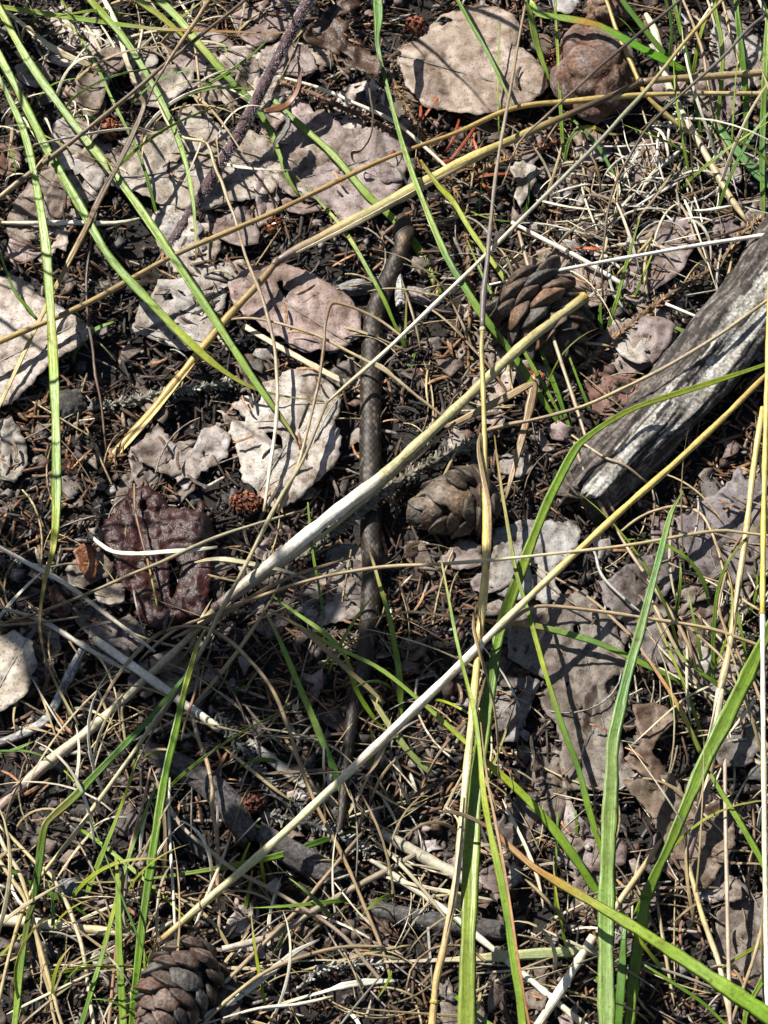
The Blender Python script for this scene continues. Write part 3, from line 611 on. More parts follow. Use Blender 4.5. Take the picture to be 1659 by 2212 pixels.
# ------------------------------------------------------------------ log and sticks
def bark_stick(name, label, pts, w, h, colf, cat, out='', seed=0, seg=56, rough=.10, ridge=.06, wood_ends=(.16, .12, .085), parent=None, stepm=.0012, squash=.92, group=None, ragged_end=.0035):
    r = path(P(pts) if isinstance(pts, str) else pts, w, h, out, 0, seed); C0 = r[:, :3]; d = np.r_[0, np.cumsum(np.linalg.norm(np.diff(C0, axis=0), axis=1))]
    n = max(8, int(d[-1]/stepm)); s = np.linspace(0, d[-1], n); C0 = np.stack([np.interp(s, d, C0[:, i]) for i in range(3)], -1); ww = np.interp(s, d, r[:, 3])
    T = np.gradient(C0, axis=0); T /= np.linalg.norm(T, axis=1)[:, None]; Wd = np.cross(T, [0, 0, 1.]); Wd /= np.linalg.norm(Wd, axis=1)[:, None]; Nn = np.cross(Wd, T)
    V, C = [], []
    for i in range(n):
        for q in range(seg):
            a = 2*math.pi*q/seg; R = ww[i]/2
            x, y = math.cos(a), math.sin(a)
            f = 1+rough*noise.noise((x*1.6+seed, y*1.6, s[i]*26))+ridge*noise.noise((x*7, y*7+seed, s[i]*45))+ridge*.6*noise.noise((x*16, y*16+seed, s[i]*120))
            ee = 0
            if i < 8 or i > n-9: ee = ragged_end*(1-min(i, n-1-i)/8)*(noise.noise((x*3+seed, y*3, 3))+.6*noise.noise((x*11+seed, y*11, 6)))*(1 if i < 8 else -1)
            p = C0[i]+T[i]*ee+(Wd[i]*x+Nn[i]*y*squash)*R*f; V.append(p); C.append(colf(s[i]/d[-1], a, f, s[i]))
    for e, i in ((0, 0), (1, n-1)):
        V.append(C0[i]); C.append(wood_ends)
    F = [(i*seg+q, i*seg+(q+1) % seg, (i+1)*seg+(q+1) % seg, (i+1)*seg+q) for i in range(n-1) for q in range(seg)]
    F += [((q+1) % seg, q, n*seg) for q in range(seg)]+[((n-1)*seg+q, (n-1)*seg+(q+1) % seg, n*seg+1) for q in range(seg)]
    o = link(name, mesh(name, V, F, C), M_BARK, parent)
    return tag(o, label, cat, group) if label else o
def log_col(t, a, f, s):
    x, y = math.cos(a), math.sin(a)
    n1 = noise.noise((x*2.2, y*2.2, s*14+3)); n2 = noise.noise((x*9, y*9, s*60)); n3 = noise.noise((x*22, y*22, s*90))
    grey = (.095+.04*n3, .081+.035*n3, .071+.03*n3); dark = (.026, .021, .018); pale = (.28+.05*n3, .268+.05*n3, .24+.045*n3)
    c = grey if n2+.3*n3 > -.12 else dark
    # bare pale wood where the bark has come off, along the upper side
    n4 = noise.noise((x*12, y*12, s*38)); n5 = noise.noise((x*20+5, y*20, s*130))
    if abs(n4) < .028: c = dark
    elif n5 > .3: c = (c[0]*1.3, c[1]*1.3, c[2]*1.3)
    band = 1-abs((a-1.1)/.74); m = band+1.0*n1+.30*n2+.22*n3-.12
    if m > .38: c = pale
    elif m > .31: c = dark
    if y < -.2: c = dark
    return c
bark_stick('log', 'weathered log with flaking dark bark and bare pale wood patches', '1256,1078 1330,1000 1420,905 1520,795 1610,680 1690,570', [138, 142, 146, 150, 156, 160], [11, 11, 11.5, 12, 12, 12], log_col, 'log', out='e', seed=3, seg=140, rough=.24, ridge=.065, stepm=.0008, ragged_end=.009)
def dark_col(t, a, f, s):
    n = noise.noise((math.cos(a)*3, math.sin(a)*3, s*70)); m = noise.noise((math.cos(a)*14, math.sin(a)*14, s*200)); v = .062+.026*n+.03*m; v = max(v, .015)
    return (v*1.06, v*.98, v*.92)
bark_stick('stick', 'thick dark grey stick ringed with thin cracks under green blades', '313,1622 386,1655 452,1695 500,1748 540,1816', [44, 52, 56, 58, 46], [5, 5, 5, 5, 4], dark_col, 'stick', seed=7, rough=.14, ridge=.05)
bark_stick('stick', 'dark cracked stick end below the flat-lying green blade', '566,1800 620,1838 680,1872 735,1900', [46, 60, 56, 38], [4, 5, 5, 4], dark_col, 'stick', seed=17, rough=.16, ridge=.05)
bark_stick('stick', 'smooth blackish stick lying level behind the yellow vertical stalk', '800,1962 870,1980 960,1996 1085,2012', [40, 44, 46, 44], [4, 4, 4, 4], dark_col, 'stick', seed=27, rough=.08, ridge=.03)
bark_stick('stick', 'short charcoal stick under the vertical green blades', '352,1760 400,1806 448,1856', [20, 26, 22], [3, 3, 3], dark_col, 'stick', seed=37, rough=.14)
def ash_col(t, a, f, s):
    n = noise.noise((math.cos(a)*4, math.sin(a)*4, s*260)); v = .24+.12*n; return (v*1.02, v, v*.95)
bark_stick('twig_stub', 'ash-grey ringed twig stub between the pink-brown leaf and the snake', '735,626 765,621 815,615', [24, 34, 36], [5, 5, 4], ash_col, 'twig', seed=41, rough=.22, ridge=.12, seg=36, stepm=.0006)
bark_stick('twig_stub', 'narrow ash-grey twig stub beside the thin green shoot at the snake', '861,596 863,620 867,658', [14, 20, 21], [6, 6, 7], ash_col, 'twig', seed=43, rough=.2, ridge=.12, seg=36, stepm=.0006)
bark_stick('twig_stub', 'mauve-brown bark chunk beside the blade pinned by the snake', '880,632 905,640 925,650', [30, 36, 30], [5, 5, 4], lambda t, a, f, s: (.20, .165, .15), 'bark', seed=47, rough=.25, ridge=.15, seg=36, stepm=.0006)
bark_stick('twig_stub', 'pale lichen-coated twig against the reddish pine cone', '392,1990 360,2034 338,2080 312,2140 292,2230', [9, 13, 12, 15, 14], [6, 6, 6, 5, 4], lambda t, a, f, s: ((.50, .50, .45) if noise.noise((math.cos(a)*5, math.sin(a)*5, s*200)) > -.15 else (.14, .13, .11)), 'twig', seed=51, rough=.3, ridge=.2, seg=28, stepm=.0008)
bark_stick('twig_stub', 'scaly grey twig below the curled pale tan leaf', '184,1392 160,1440 140,1480 118,1525 95,1560 40,1590 -20,1612', [16, 20, 20, 18, 20, 18, 16], [6, 6, 5, 5, 4, 4, 4], ash_col, 'twig', seed=53, rough=.35, ridge=.25, seg=32, stepm=.0008)

# ------------------------------------------------------------------ pegged conifer twigs
def peg_twig(label, pts, w, h, col, pcol, seed, dens=.0016, pl=.0022, group=None, needles=0):
    r = empty('conifer_twig', at(*P(pts)[0], 0)); bpy.context.view_layer.update()
    rows = path(P(pts), w, h, '', .6, seed); sd = seed
    link('stem', sweep('stem', rows, [col], 'stalk', 0, 0, sd), M_LITTER, r)
    rng = random.Random(seed); V, F, C = [], [], []; C0 = rows[:, :3]; d = np.r_[0, np.cumsum(np.linalg.norm(np.diff(C0, axis=0), axis=1))]
    n = int(d[-1]/dens*3)
    for i in range(n):
        s = rng.uniform(0, d[-1]); p = Vector([np.interp(s, d, C0[:, j]) for j in range(3)]); p2 = Vector([np.interp(min(s+.002, d[-1]), d, C0[:, j]) for j in range(3)])
        T = (p2-p); T = T.normalized() if T.length > 1e-6 else Vector((1, 0, 0)); a = rng.uniform(0, 6.28); X = T.cross(Vector((0, 0, 1))).normalized(); Y = X.cross(T)
        o = X*math.cos(a)+Y*math.sin(a); rad = np.interp(s, d, rows[:, 3])*.5; l = pl*rng.uniform(.5, 1.2); q = (o+T*rng.uniform(.3, .9)).normalized()
        b = len(V); e1 = q.cross(T).normalized()*pl*.16; e2 = q.cross(e1).normalized()*pl*.16; st = p+o*rad*.7
        V += [st+e1*1.4, st+e2*1.4, st-e1*1.4, st-e2*1.4, st+q*l+e1, st+q*l+e2, st+q*l-e1, st+q*l-e2]
        F += [(b+j, b+(j+1) % 4, b+4+(j+1) % 4, b+4+j) for j in range(4)]+[(b+4, b+5, b+6, b+7)]
        k = rng.uniform(.6, 1.25); C += [tuple(c*k*.7 for c in pcol)]*4+[tuple(c*k for c in pcol)]*4
    pg = link('needle_pegs', mesh('needle_pegs', V, F, C, smooth=False), M_LITTER, r); pg['kind'] = 'stuff'
    return tag(r, label, 'twig', group)
TW = (.20, .125, .065); TWP = (.42, .26, .12); MOS = (.11, .10, .075); MOSP = (.24, .23, .165)
peg_twig('orange-tan pegged conifer twig running down past the snake head', '845,165 880,235 925,312 968,385 994,435 1010,510 1014,590 1014,690 1012,800', [9, 10, 11, 11, 10, 9, 9, 8, 7], [6, 6, 6, 6, 6, 6, 6, 5, 4], TW, TWP, 3)
peg_twig('brown pegged conifer twig in front of the pinkish leaf sheet', '600,175 660,195 740,232 829,272 870,300', [11, 12, 12, 11, 9], [6, 6, 6, 6, 5], (.14, .085, .055), (.30, .18, .11), 5)
peg_twig('brown pegged twig climbing from the pine cone to the log', '1180,850 1240,800 1279,775 1340,722 1404,668 1480,615 1545,575 1600,510 1650,470', [8, 9, 11, 12, 12, 11, 11, 10, 9], [4, 5, 6, 6, 6, 7, 7, 7, 6], (.15, .10, .06), (.36, .23, .12), 7)
peg_twig('short pegged twig tip pointing at the red needles', '1000,400 1040,372 1080,352 1118,335', [6, 7, 6, 5], [5, 6, 6, 5], TW, TWP, 9)
peg_twig('mossy grey twig lying across the snake beside the cone', '640,1212 700,1168 745,1128 790,1098 829,1062 880,1030 930,1002 985,975 1035,950', [12, 15, 17, 18, 16, 17, 17, 16, 13], [4, 6, 10, 11, 11, 8, 7, 7, 6], MOS, MOSP, 11, .0011, .0026)
peg_twig('mossy green-grey twig lying near the pale toothed leaf', '190,884 270,868 350,851 430,838 505,828', [11, 12, 13, 12, 9], [4, 5, 5, 5, 4], (.15, .145, .115), (.29, .29, .225), 13, .0011, .0024)
peg_twig('dark lichened twig sloping between broken cream straws', '470,1540 510,1600 545,1645 575,1690 597,1721 660,1742', [10, 12, 13, 14, 13, 9], [6, 6, 6, 6, 5, 4], (.10, .10, .088), (.20, .20, .175), 15, .0011, .0028)
peg_twig('grey lichened twig behind the snake tail', '585,1762 640,1774 700,1792 750,1815 800,1848', [10, 12, 12, 12, 10], [4, 5, 6, 6, 5], (.13, .13, .115), (.27, .27, .24), 17, .0011, .0026)
peg_twig('rough dark twig passing behind the snake in shade', '590,1370 660,1362 740,1372 800,1380 860,1398 940,1400', [12, 14, 13, 13, 12, 9], [3, 4, 3, 3, 4, 4], (.07, .06, .045), (.14, .12, .09), 19, .0012, .0022)
peg_twig('brown pegged twig half hidden at the log side', '1400,735 1440,742 1490,752', [12, 13, 10], [5, 5, 5], (.13, .08, .05), (.34, .21, .12), 21, .0011, .002)
peg_twig('pale grey lichened twig near the reddish pine cone', '640,2140 690,2095 740,2085 829,2083', [6, 8, 8, 6], [5, 6, 6, 5], (.2, .2, .17), (.34, .34, .29), 23, .0014, .0024)

# ------------------------------------------------------------------ clustered reddish husks
def husk(label, u, v, h, rx, ry, seed, c1=(.17, .05, .022), c2=(.36, .13, .055), n=150, shiny=False):
    rng = random.Random(seed); p = at(u, v, h*MM); s = mpp(p); V, F, C = [], [], []
    for i in range(n):
        z = rng.uniform(-.35, 1); a = i*2.4; q = Vector((math.cos(a)*math.sqrt(1-z*z), math.sin(a)*math.sqrt(1-z*z), z))
        c = p+Vector((q.x*rx*s, q.y*ry*s, q.z*min(rx, ry)*s*.85))*rng.uniform(.35, 1.0); t = q.cross(Vector((.3, .2, 1))).normalized(); t = t*math.cos(i)+q.cross(t)*math.sin(i); e = q.cross(t)
        l = min(rx, ry)*s*rng.uniform(.28, .5); w = l*.42; b = len(V)
        V += [c-t*l*.6, c+e*w+q*l*.15, c+t*l*.6+q*l*.5, c-e*w+q*l*.15, c-q*l*.5]
        F += [(b, b+1, b+2, b+3), (b, b+4, b+1), (b+1, b+4, b+2), (b+2, b+4, b+3), (b+3, b+4, b)]
        k = rng.random(); C += [tuple(x+(y-x)*k for x, y in zip(c1, c2))]*5
    o = link('chewed_cone_husk', mesh('chewed_cone_husk', V, F, C, smooth=False), M_SHINY if shiny else M_LITTER)
    return tag(o, label, 'husk')
husk('rust-red cluster of husk scales under the long green blades', 228, 280, 5, 36, 27, 1)
husk('dark rust-red husk cluster on the corner of the tan leaf', 896, 56, 8, 25, 24, 2, (.12, .035, .018), (.30, .10, .05))
husk('glossy brown husk standing above the long golden stalk', 590, 486, 6, 21, 34, 3, (.13, .045, .018), (.28, .11, .04), 40, True)
husk('rust-red husk cluster at the foot of the pale toothed leaf', 531, 1084, 9, 37, 25, 4)
husk('glossy orange husk under the large open pine cone', 1153, 812, 5, 24, 30, 5, (.25, .06, .018), (.45, .14, .045), 30, True)
husk('dark red husk cluster above the cracked dark stick', 545, 1734, 5, 24, 24, 6, (.09, .025, .014), (.2, .065, .035))
husk('glossy brown pitted husk beside the tall green blade', 150, 1003, 5, 18, 30, 7, (.15, .06, .025), (.32, .15, .07), 40, True)
husk('red-brown husk wedged between the tan leaf and the lumpy stone', 1189, 128, 6, 14, 28, 8, (.2, .06, .03), (.34, .13, .07), 30)

# ------------------------------------------------------------------ hairy stem with withered leaves
def hairy_stem():
    r = empty('dead_herb_stem', at(372, 525, 0)); bpy.context.view_layer.update()
    pts = P('360,545 388,500 430,430 480,350 520,285 550,225 580,160 620,90 655,20 690,-50'); h = [2, 4, 8, 14, 19, 24, 29, 35, 41, 47]
    rows = path(pts, [24, 25, 25, 25, 24, 24, 23, 23, 22, 21], h, '', .5, 5); st = link('stem', sweep('stem', rows, [(.060, .034, .036), (.075, .035, .040), (.085, .04, .045)], 'stalk', 0, 0, 4.2), M_LITTER, r)
    rng = random.Random(4); V, F, C = [], [], []; C0 = rows[:, :3]
    for i in range(7000):
        x = rng.uniform(0, len(C0)-1.01); j = int(x); p = Vector(C0[j]*(1-(x-j))+C0[j+1]*(x-j)); T = Vector(C0[j+1]-C0[j]).normalized()
        X = T.cross(Vector((0, 0, 1))).normalized(); Y = X.cross(T); a = rng.uniform(0, 6.28); o = X*math.cos(a)+Y*math.sin(a); rad = rows[j, 3]*.47
        q = (o+Vector((rng.uniform(-.7, .7), rng.uniform(-.7, .7), rng.uniform(-.7, .7)))).normalized(); l = rng.uniform(.0005, .0012); e = q.cross(T).normalized()*.00010; e2 = q.cross(e).normalized()*.00010; b = len(V); s = p+o*rad
        V += [s+e, s-e*.5+e2, s-e*.5-e2, s+q*l]; F += [(b, b+1, b+3), (b+1, b+2, b+3), (b+2, b, b+3)]; k = rng.uniform(.25, .7); C += [(k, k*.94, k*.9)]*4
    hr = link('hairs', mesh('hairs', V, F, C, smooth=False), M_LITTER, st); hr['kind'] = 'stuff'
    lf = link('withered_leaf', leaf_mesh('withered_leaf', TA('1365,90 1440,20 1530,-30 1560,10 1490,60 1440,80 1510,95 1490,160 1520,190 1600,220 1650,270 1640,330 1560,310 1490,280 1430,220 1340,190 1310,160 1330,110'), [TA('1350,120 1385,112 1390,150 1360,160'), TA('1470,215 1530,262 1500,268 1465,240')], h=34, relief=4.5, curl=5, seed=77, amp=4), M_LEAFG, r); lf.color = (.085, .05, .03, 1)
    lf = link('withered_leaf', strand_mesh('withered_leaf', TA('1140,480 1190,472 1240,450 1280,400 1296,330 1285,240'), [6, 18, 20, 15, 12, 5], [24, 22, 20, 22, 25, 27], [(.19, .09, .045), (.21, .085, .04), (.10, .045, .028)], 'flat', twist=1.2), M_STRAW, r)
    lf = link('withered_leaf', strand_mesh('withered_leaf', TA('1235,490 1245,530 1220,580 1190,620 1180,665'), [5, 16, 22, 18, 4], [22, 21, 20, 19, 18], [(.03, .025, .02), (.045, .04, .03)], 'flat', twist=-.8), M_STRAW, r)
    lf = link('withered_leaf', strand_mesh('withered_leaf', TA('1590,330 1600,420 1612,500 1600,590 1560,650 1520,660 1530,700 1575,705'), [3, 4, 5, 4, 5, 12, 12, 3], [30, 27, 24, 20, 16, 14, 13, 12], [(.22, .15, .08), (.16, .10, .05)], 'flat', twist=1), M_STRAW, r)
    tag(r, 'dark purple hairy stem with withered brown leaves, leaning over the litter', 'plant stem')
hairy_stem()

# ------------------------------------------------------------------ jointed stalks
culm('thick golden stalk with two joints, its pale sheath widest midway', base=(1700, 150), stems=[
  dict(pts='215,1022 222,1012 270,955 320,900 400,800 490,688 560,612 597,566', w=[8, 15, 20, 20, 19, 17, 15, 15], h=[1, 2, 4, 7, 11, 14, 16, 17], cols=[SG, (.44, .31, .09), SG, (.36, .26, .09), (.25, .18, .09)]),
  dict(pts='597,566 640,540 720,500 829,444 985,358 1154,280 1290,220 1384,177', w=[14, 20, 24, 27, 25, 17, 13, 13], h=[17, 18, 19, 20, 21, 22, 23, 24], cols=[PU, (.40, .30, .15), OL, (.55, .47, .2), (.52, .42, .15), (.30, .23, .09), DB, (.14, .10, .05)]),
  dict(pts='1384,177 1440,171 1520,166 1659,156', w=[16, 16, 16, 16], h=[24, 24, 24, 22], cols=[(.16, .11, .06), (.34, .26, .13), (.36, .27, .14)], out='e')],
  nodes=[(597, 566, 17, 17, 7, -7, (.14, .09, .06)), (1384, 177, 24, 17, 6, -2, DB)],
  sheaths=[dict(pts='240,1000 300,932 360,860 420,785', w=[4, 12, 10, 3], h=[3, 7, 10, 13], cols=[(.50, .37, .12)], roll=.5), dict(pts='640,546 760,488 900,412 1010,352', w=[4, 10, 9, 3], h=[19, 21, 22, 23], cols=[SP, ST], roll=-.5)])
culm('pale cream stalk with a blunt cut end and purple joint, lying across the snake', base=(-60, 1800), stems=[
  dict(pts='1265,641 1200,690 1130,745 1000,868 940,925 829,1028', w=[24, 23, 23, 23, 24, 27], h=[24, 23.5, 23, 21, 20, 18], cols=[(.40, .34, .15), (.44, .39, .2), (.42, .38, .2), (.48, .44, .25)]),
  dict(pts='829,1028 713,1116 590,1215 520,1270 468,1312', w=[28, 31, 30, 26, 22], h=[18, 16, 14, 12, 11], cols=[SP, SW, SW, (.52, .47, .36), (.24, .17, .15)]),
  dict(pts='468,1312 415,1371 300,1480 200,1571 90,1659 0,1745', w=[18, 17, 19, 22, 26, 28], h=[11, 9, 7, 6, 5, 4], cols=[ST, (.42, .36, .22), (.52, .47, .34), SP, (.46, .38, .30), (.30, .20, .17)], out='e')],
  nodes=[(468, 1312, 11, 22, 8, -8, (.12, .085, .08)), (1262, 643, 24, 25, 4, -3, (.40, .26, .06))],
  sheaths=[dict(pts='984,912 900,985 829,1046 730,1130 600,1228 500,1300', w=[8, 8, 10, 12, 13, 6], h=[18, 17, 16, 14, 12, 11], cols=[(.36, .26, .13), (.48, .40, .24), (.50, .44, .3)], roll=.9),
           dict(pts='500,1302 460,1345 420,1390 380,1440', w=[8, 9, 7, 3], h=[12, 11, 10, 9], cols=[TN, BR], roll=.7)])
culm('straight cream and yellow stalk with a dark joint near the reddish pine cone', base=(1720, 730), stems=[
  dict(pts='1659,806 1560,905 1450,1008 1339,1106 1180,1255 1039,1391', w=[11, 13, 14, 15, 15, 16], h=[38, 37, 36, 35, 34, 33], cols=[SG, (.52, .41, .13), YE, (.60, .50, .22), SP], out='s'),
  dict(pts='1039,1391 940,1487 829,1594 765,1656 600,1812 430,1960 347,2032', w=[17, 18, 18, 18, 19, 17, 15], h=[33, 31, 29, 27, 22, 16, 12], cols=[SW, SW, SP, (.56, .53, .3), (.52, .48, .25), (.40, .29, .12)]),
  dict(pts='347,2032 320,2085 290,2140 255,2205 240,2240', w=[12, 13, 13, 13, 12], h=[12, 10, 8, 6, 4], cols=[(.32, .22, .1), ST, SP], out='e')],
  nodes=[(346, 2033, 12, 17, 5, 7, (.09, .06, .03))],
  sheaths=[dict(pts='1042,1402 960,1480 860,1578 740,1692', w=[5, 7, 7, 3], h=[32, 30, 27, 24], cols=[SP, (.5, .45, .3)], roll=.8)])
culm('upright yellow stalk with a purple-grey jointed top and papery dry leaf', base=(930, 2300), stems=[
  dict(pts='1137,0 1120,90 1105,180 1075,350 1060,480 1052,570 1044,640 1042,712', w=[5, 6, 7, 8, 9, 11, 13, 13], h=[30, 30, 31, 32, 32, 32, 31, 31], cols=[(.30, .23, .14), (.26, .2, .13), (.30, .25, .18), (.22, .19, .15), (.15, .125, .12), (.12, .10, .10)], out='s'),
  dict(pts='1042,712 1040,760 1043,820 1046,920 1048,1020 1050,1120 1049,1231 1034,1386', w=[9, 10, 11, 11, 13, 17, 18, 18], h=[31, 31, 31, 31, 31, 32, 33, 30], cols=[(.38, .33, .14), (.42, .34, .1), (.48, .38, .12), YE, (.60, .48, .19)]),
  dict(pts='1034,1386 1024,1506 1009,1659 996,1800 984,1909 960,2040 944,2109 938,2160 932,2240', w=[17, 17, 17, 17, 16, 16, 15, 16, 18], h=[30, 32, 34, 34, 33, 31, 29, 27, 24], cols=[YE, (.60, .5, .22), (.64, .56, .30), (.60, .5, .25), (.45, .32, .14), (.50, .38, .15)], out='e')],
  nodes=[(1042, 712, 31, 13, 0, 5, (.5, .44, .25)), (938, 2165, 27, 18, -1, 5, (.5, .38, .1))],
  sheaths=[dict(pts='1038,935 1034,970 1044,1030 1056,1090 1058,1160 1056,1230', w=[4, 12, 14, 13, 10, 4], h=[33, 34, 34, 34, 34, 34], cols=[TN, (.36, .25, .13), (.42, .3, .15)], roll=.4),
           dict(pts='1030,1300 1023,1350 1035,1405 1050,1456 1066,1520 1074,1581 1076,1659 1075,1720', w=[4, 8, 11, 11, 10, 9, 7, 3], h=[35, 36, 36, 35, 33, 31, 28, 26], cols=[(.30, .2, .1), (.36, .25, .12), (.40, .3, .17), (.35, .25, .13)], roll=.4, twist=1.0),
           dict(pts='1000,1720 990,1830 975,1950 950,2075', w=[4, 7, 7, 3], h=[36, 36, 34, 31], cols=[SP, TN], roll=-.5)])
culm('tan stalk kinked at a purple joint, standing by the green tuft', base=(1590, 2280), stems=[
  dict(pts='1648,880 1628,1010 1612,1150 1590,1300 1576,1400 1556,1490', w=[13, 14, 14, 14, 15, 18], h=[36, 33, 30, 27, 25, 23], cols=[YE, (.52, .42, .17), (.46, .36, .18), ST], out=''),
  dict(pts='1556,1490 1544,1580 1530,1680 1510,1760 1485,1862', w=[20, 19, 17, 16, 14], h=[23, 21, 19, 17, 14], cols=[SP, ST, TN, PU, (.2, .13, .11)]),
  dict(pts='1485,1862 1500,1915 1514,1969 1535,2030 1554,2084 1580,2212', w=[11, 11, 12, 12, 12, 12], h=[14, 14, 13, 12, 11, 9], cols=[ST, (.50, .42, .2), SP, ST], out='e')],
  nodes=[(1485, 1862, 14, 15, -2, 6, (.2, .11, .06))], sheaths=[dict(pts='1560,1470 1530,1600 1505,1740', w=[6, 9, 4], h=[25, 22, 18], cols=[SW, ST], roll=.6)])
culm('slim yellow stalk bleached cream below its joint, at the log side', base=(1670, 2300), stems=[
  dict(pts='1664,560 1660,700 1657,820 1650,1100 1647,1325', w=[9, 10, 11, 12, 12], h=[46, 45, 44, 42, 40], cols=[(.5, .38, .1), YE, (.62, .49, .1), (.66, .52, .1)], out=''),
  dict(pts='1647,1325 1648,1450 1650,1659 1653,1900 1656,2080 1660,2230', w=[11, 11, 12, 12, 12, 12], h=[40, 39, 37, 33, 30, 26], cols=[SW, SP, SP, SW], out='e')],
  nodes=[(1647, 1325, 40, 13, 0, 4, SG)])

# ------------------------------------------------------------------ single dry stems and dead blades
straw('long golden brown stem running above the thick golden stalk', '0,738 190,655 375,553 600,455 829,345 985,286 1109,234 1250,218 1400,205 1659,203', [14, 13, 12, 12, 10, 10, 12, 14, 11, 10], [20, 22, 23, 24, 24, 24, 24, 23, 22, 20], [SG, (.30, .21, .09), (.36, .26, .11), (.32, .21, .08), (.34, .22, .08), (.42, .31, .1), (.45, .34, .13), ST], 'se', wig=.6)
straw('dark brown thin stem sloping over the long green blades', '560,-30 530,0 440,72 350,146 200,270 90,355 0,425', [6, 7, 8, 9, 10, 12, 13], [44, 43, 41, 38, 33, 28, 24], [(.14, .09, .055), (.10, .07, .045), (.18, .13, .07), (.13, .09, .05), (.24, .18, .10)], 'se', wig=.8)
straw('tan stem crossing the dark brown thin stem', '452,0 420,50 385,100 358,142 330,190 318,222', [9, 9, 8, 6, 5, 4], [46, 45, 43, 41, 37, 34], [(.33, .23, .1), (.25, .16, .08), (.10, .06, .04)], 's')
straw('golden dry blade bent double at a dark kink over green grass', '258,228 272,214 290,207 305,212 311,228 300,260 280,305 250,365 215,430 185,495 155,553 80,703 0,873', [5, 8, 11, 12, 12, 12, 12, 13, 14, 13, 12, 10, 9], [32, 33, 34, 34, 33, 32, 31, 30, 28, 26, 24, 18, 10], [(.16, .11, .06), (.14, .10, .06), (.10, .06, .035), (.26, .17, .07), (.38, .28, .09), (.5, .39, .14), (.54, .44, .18)], 'e', sect='flat', name='withered_grass_shoot', cat='grass shoot')
straw('wavy dark red-brown strand hanging down to the golden stalk foot', '222,405 205,470 190,553 190,678 205,783 218,880 227,978 221,1015', [5, 6, 6, 6, 7, 5, 5, 4], [27, 24, 20, 16, 12, 9, 5, 3], [(.09, .045, .03), (.06, .03, .022), (.10, .055, .03), (.12, .07, .04)], wig=1.2)
straw('bright white straight straw resting over the pine cone and log', '1057,615 1180,590 1300,566 1420,545 1500,531 1659,507', [5, 7, 8, 8, 9, 9], [21, 22, 22, 22, 21, 19], [SW, (.78, .76, .70), (.78, .76, .70), SW], 'e')
straw('long whitish straw turning grey-green then golden, over the pegged twig', '708,868 760,822 829,762 940,656 1044,556 1160,440 1279,322 1340,255 1400,190 1480,90 1560,0', [7, 8, 9, 9, 9, 9, 9, 9, 9, 8, 7], [17, 18, 20, 24, 27, 30, 33, 34, 35, 37, 39], [ST, SP, SW, SP, (.42, .40, .33), (.30, .29, .23), (.26, .26, .17), (.38, .31, .12), (.4, .3, .1)], 'e')
straw('wiry dark grey stem wandering down past the stone', '1659,25 1590,92 1519,160 1440,240 1379,300 1330,390 1310,450 1302,510 1300,560 1304,640 1312,700', [7, 7, 7, 6, 6, 6, 5, 5, 4, 4, 3], [36, 35, 33, 30, 28, 24, 22, 19, 16, 9, 3], [(.12, .11, .10), (.16, .14, .12), (.09, .06, .04), (.08, .04, .025), (.06, .03, .02)], 's', wig=2.0)
straw('thin dark brown stem in front of the lumpy stone', '1490,-20 1469,0 1380,75 1300,140 1240,195 1179,250 1120,310 1085,400', [6, 7, 7, 7, 6, 6, 4, 3], [42, 41, 38, 36, 34, 32, 27, 20], [(.10, .08, .06), (.07, .05, .04), (.16, .12, .08), (.3, .24, .15)], 's', wig=.8)
straw('thin tan stem bent over at a sharp elbow below the oak leaf shadow', '1039,1391 1080,1362 1115,1333 1139,1317 1180,1309 1290,1320 1399,1336 1529,1357 1600,1380 1659,1402', [5, 7, 8, 8, 8, 8, 8, 8, 8, 8], [30, 31, 31, 31, 31, 30, 29, 27, 26, 24], [(.2, .15, .1), TN, (.38, .28, .17), (.42, .32, .2), ST, TN], 'e', sect='sheath')
straw('long thin level straw arching over the wide green blades', '1659,1156 1600,1150 1544,1148 1400,1170 1279,1188 1150,1203 1029,1213 920,1219 829,1223 700,1245 590,1278 470,1325 380,1362 300,1430', [7, 7, 7, 7, 7, 7, 8, 8, 8, 8, 8, 7, 7, 5], [33, 34, 35, 36, 36, 35, 34, 31, 28, 24, 20, 16, 12, 7], [ST, (.42, .34, .2), ST, SP, ST, (.33, .25, .14), (.26, .18, .09), TN, (.28, .2, .12)], 's', wig=.8)
straw('thin brown-grey straw running up across the log', '1050,930 1100,917 1160,905 1259,878 1340,842 1429,798 1500,757 1569,713 1659,648', [9, 10, 8, 8, 8, 8, 8, 8, 8], [14, 16, 18, 23, 27, 29, 29, 28, 26], [TN, (.3, .22, .13), ST, (.42, .35, .24), (.45, .37, .25), ST], 'e', sect='sheath')
straw('brown dry leaf folded over at a point beside the yellow stalk', '960,922 984,913 1040,885 1100,855 1149,829 1152,845 1140,900 1120,975 1099,1053 1092,1080', [6, 12, 16, 18, 14, 20, 19, 14, 9, 3], [10, 12, 14, 16, 17, 16, 14, 11, 8, 6], [(.26, .18, .1), (.40, .30, .17), (.33, .23, .12), (.22, .14, .07), (.30, .2, .1), (.26, .18, .1)], sect='flat', roll=0, name='withered_grass_shoot', cat='grass shoot')
straw('tan strand curving down from the tangled knot past the snake tail', '355,1370 375,1358 412,1353 450,1357 495,1382 530,1416 568,1462 595,1506 622,1570 650,1659 700,1774 735,1840 770,1909 800,1985 829,2064 850,2130', [6, 7, 8, 9, 9, 9, 9, 9, 9, 9, 9, 9, 8, 8, 8, 7], [9, 12, 15, 17, 19, 20, 20, 19, 18, 17, 15, 13, 11, 9, 6, 3], [(.2, .14, .08), TN, (.28, .2, .11), (.3, .21, .11), (.35, .25, .14), (.38, .28, .17)], wig=.8, sect='sheath')
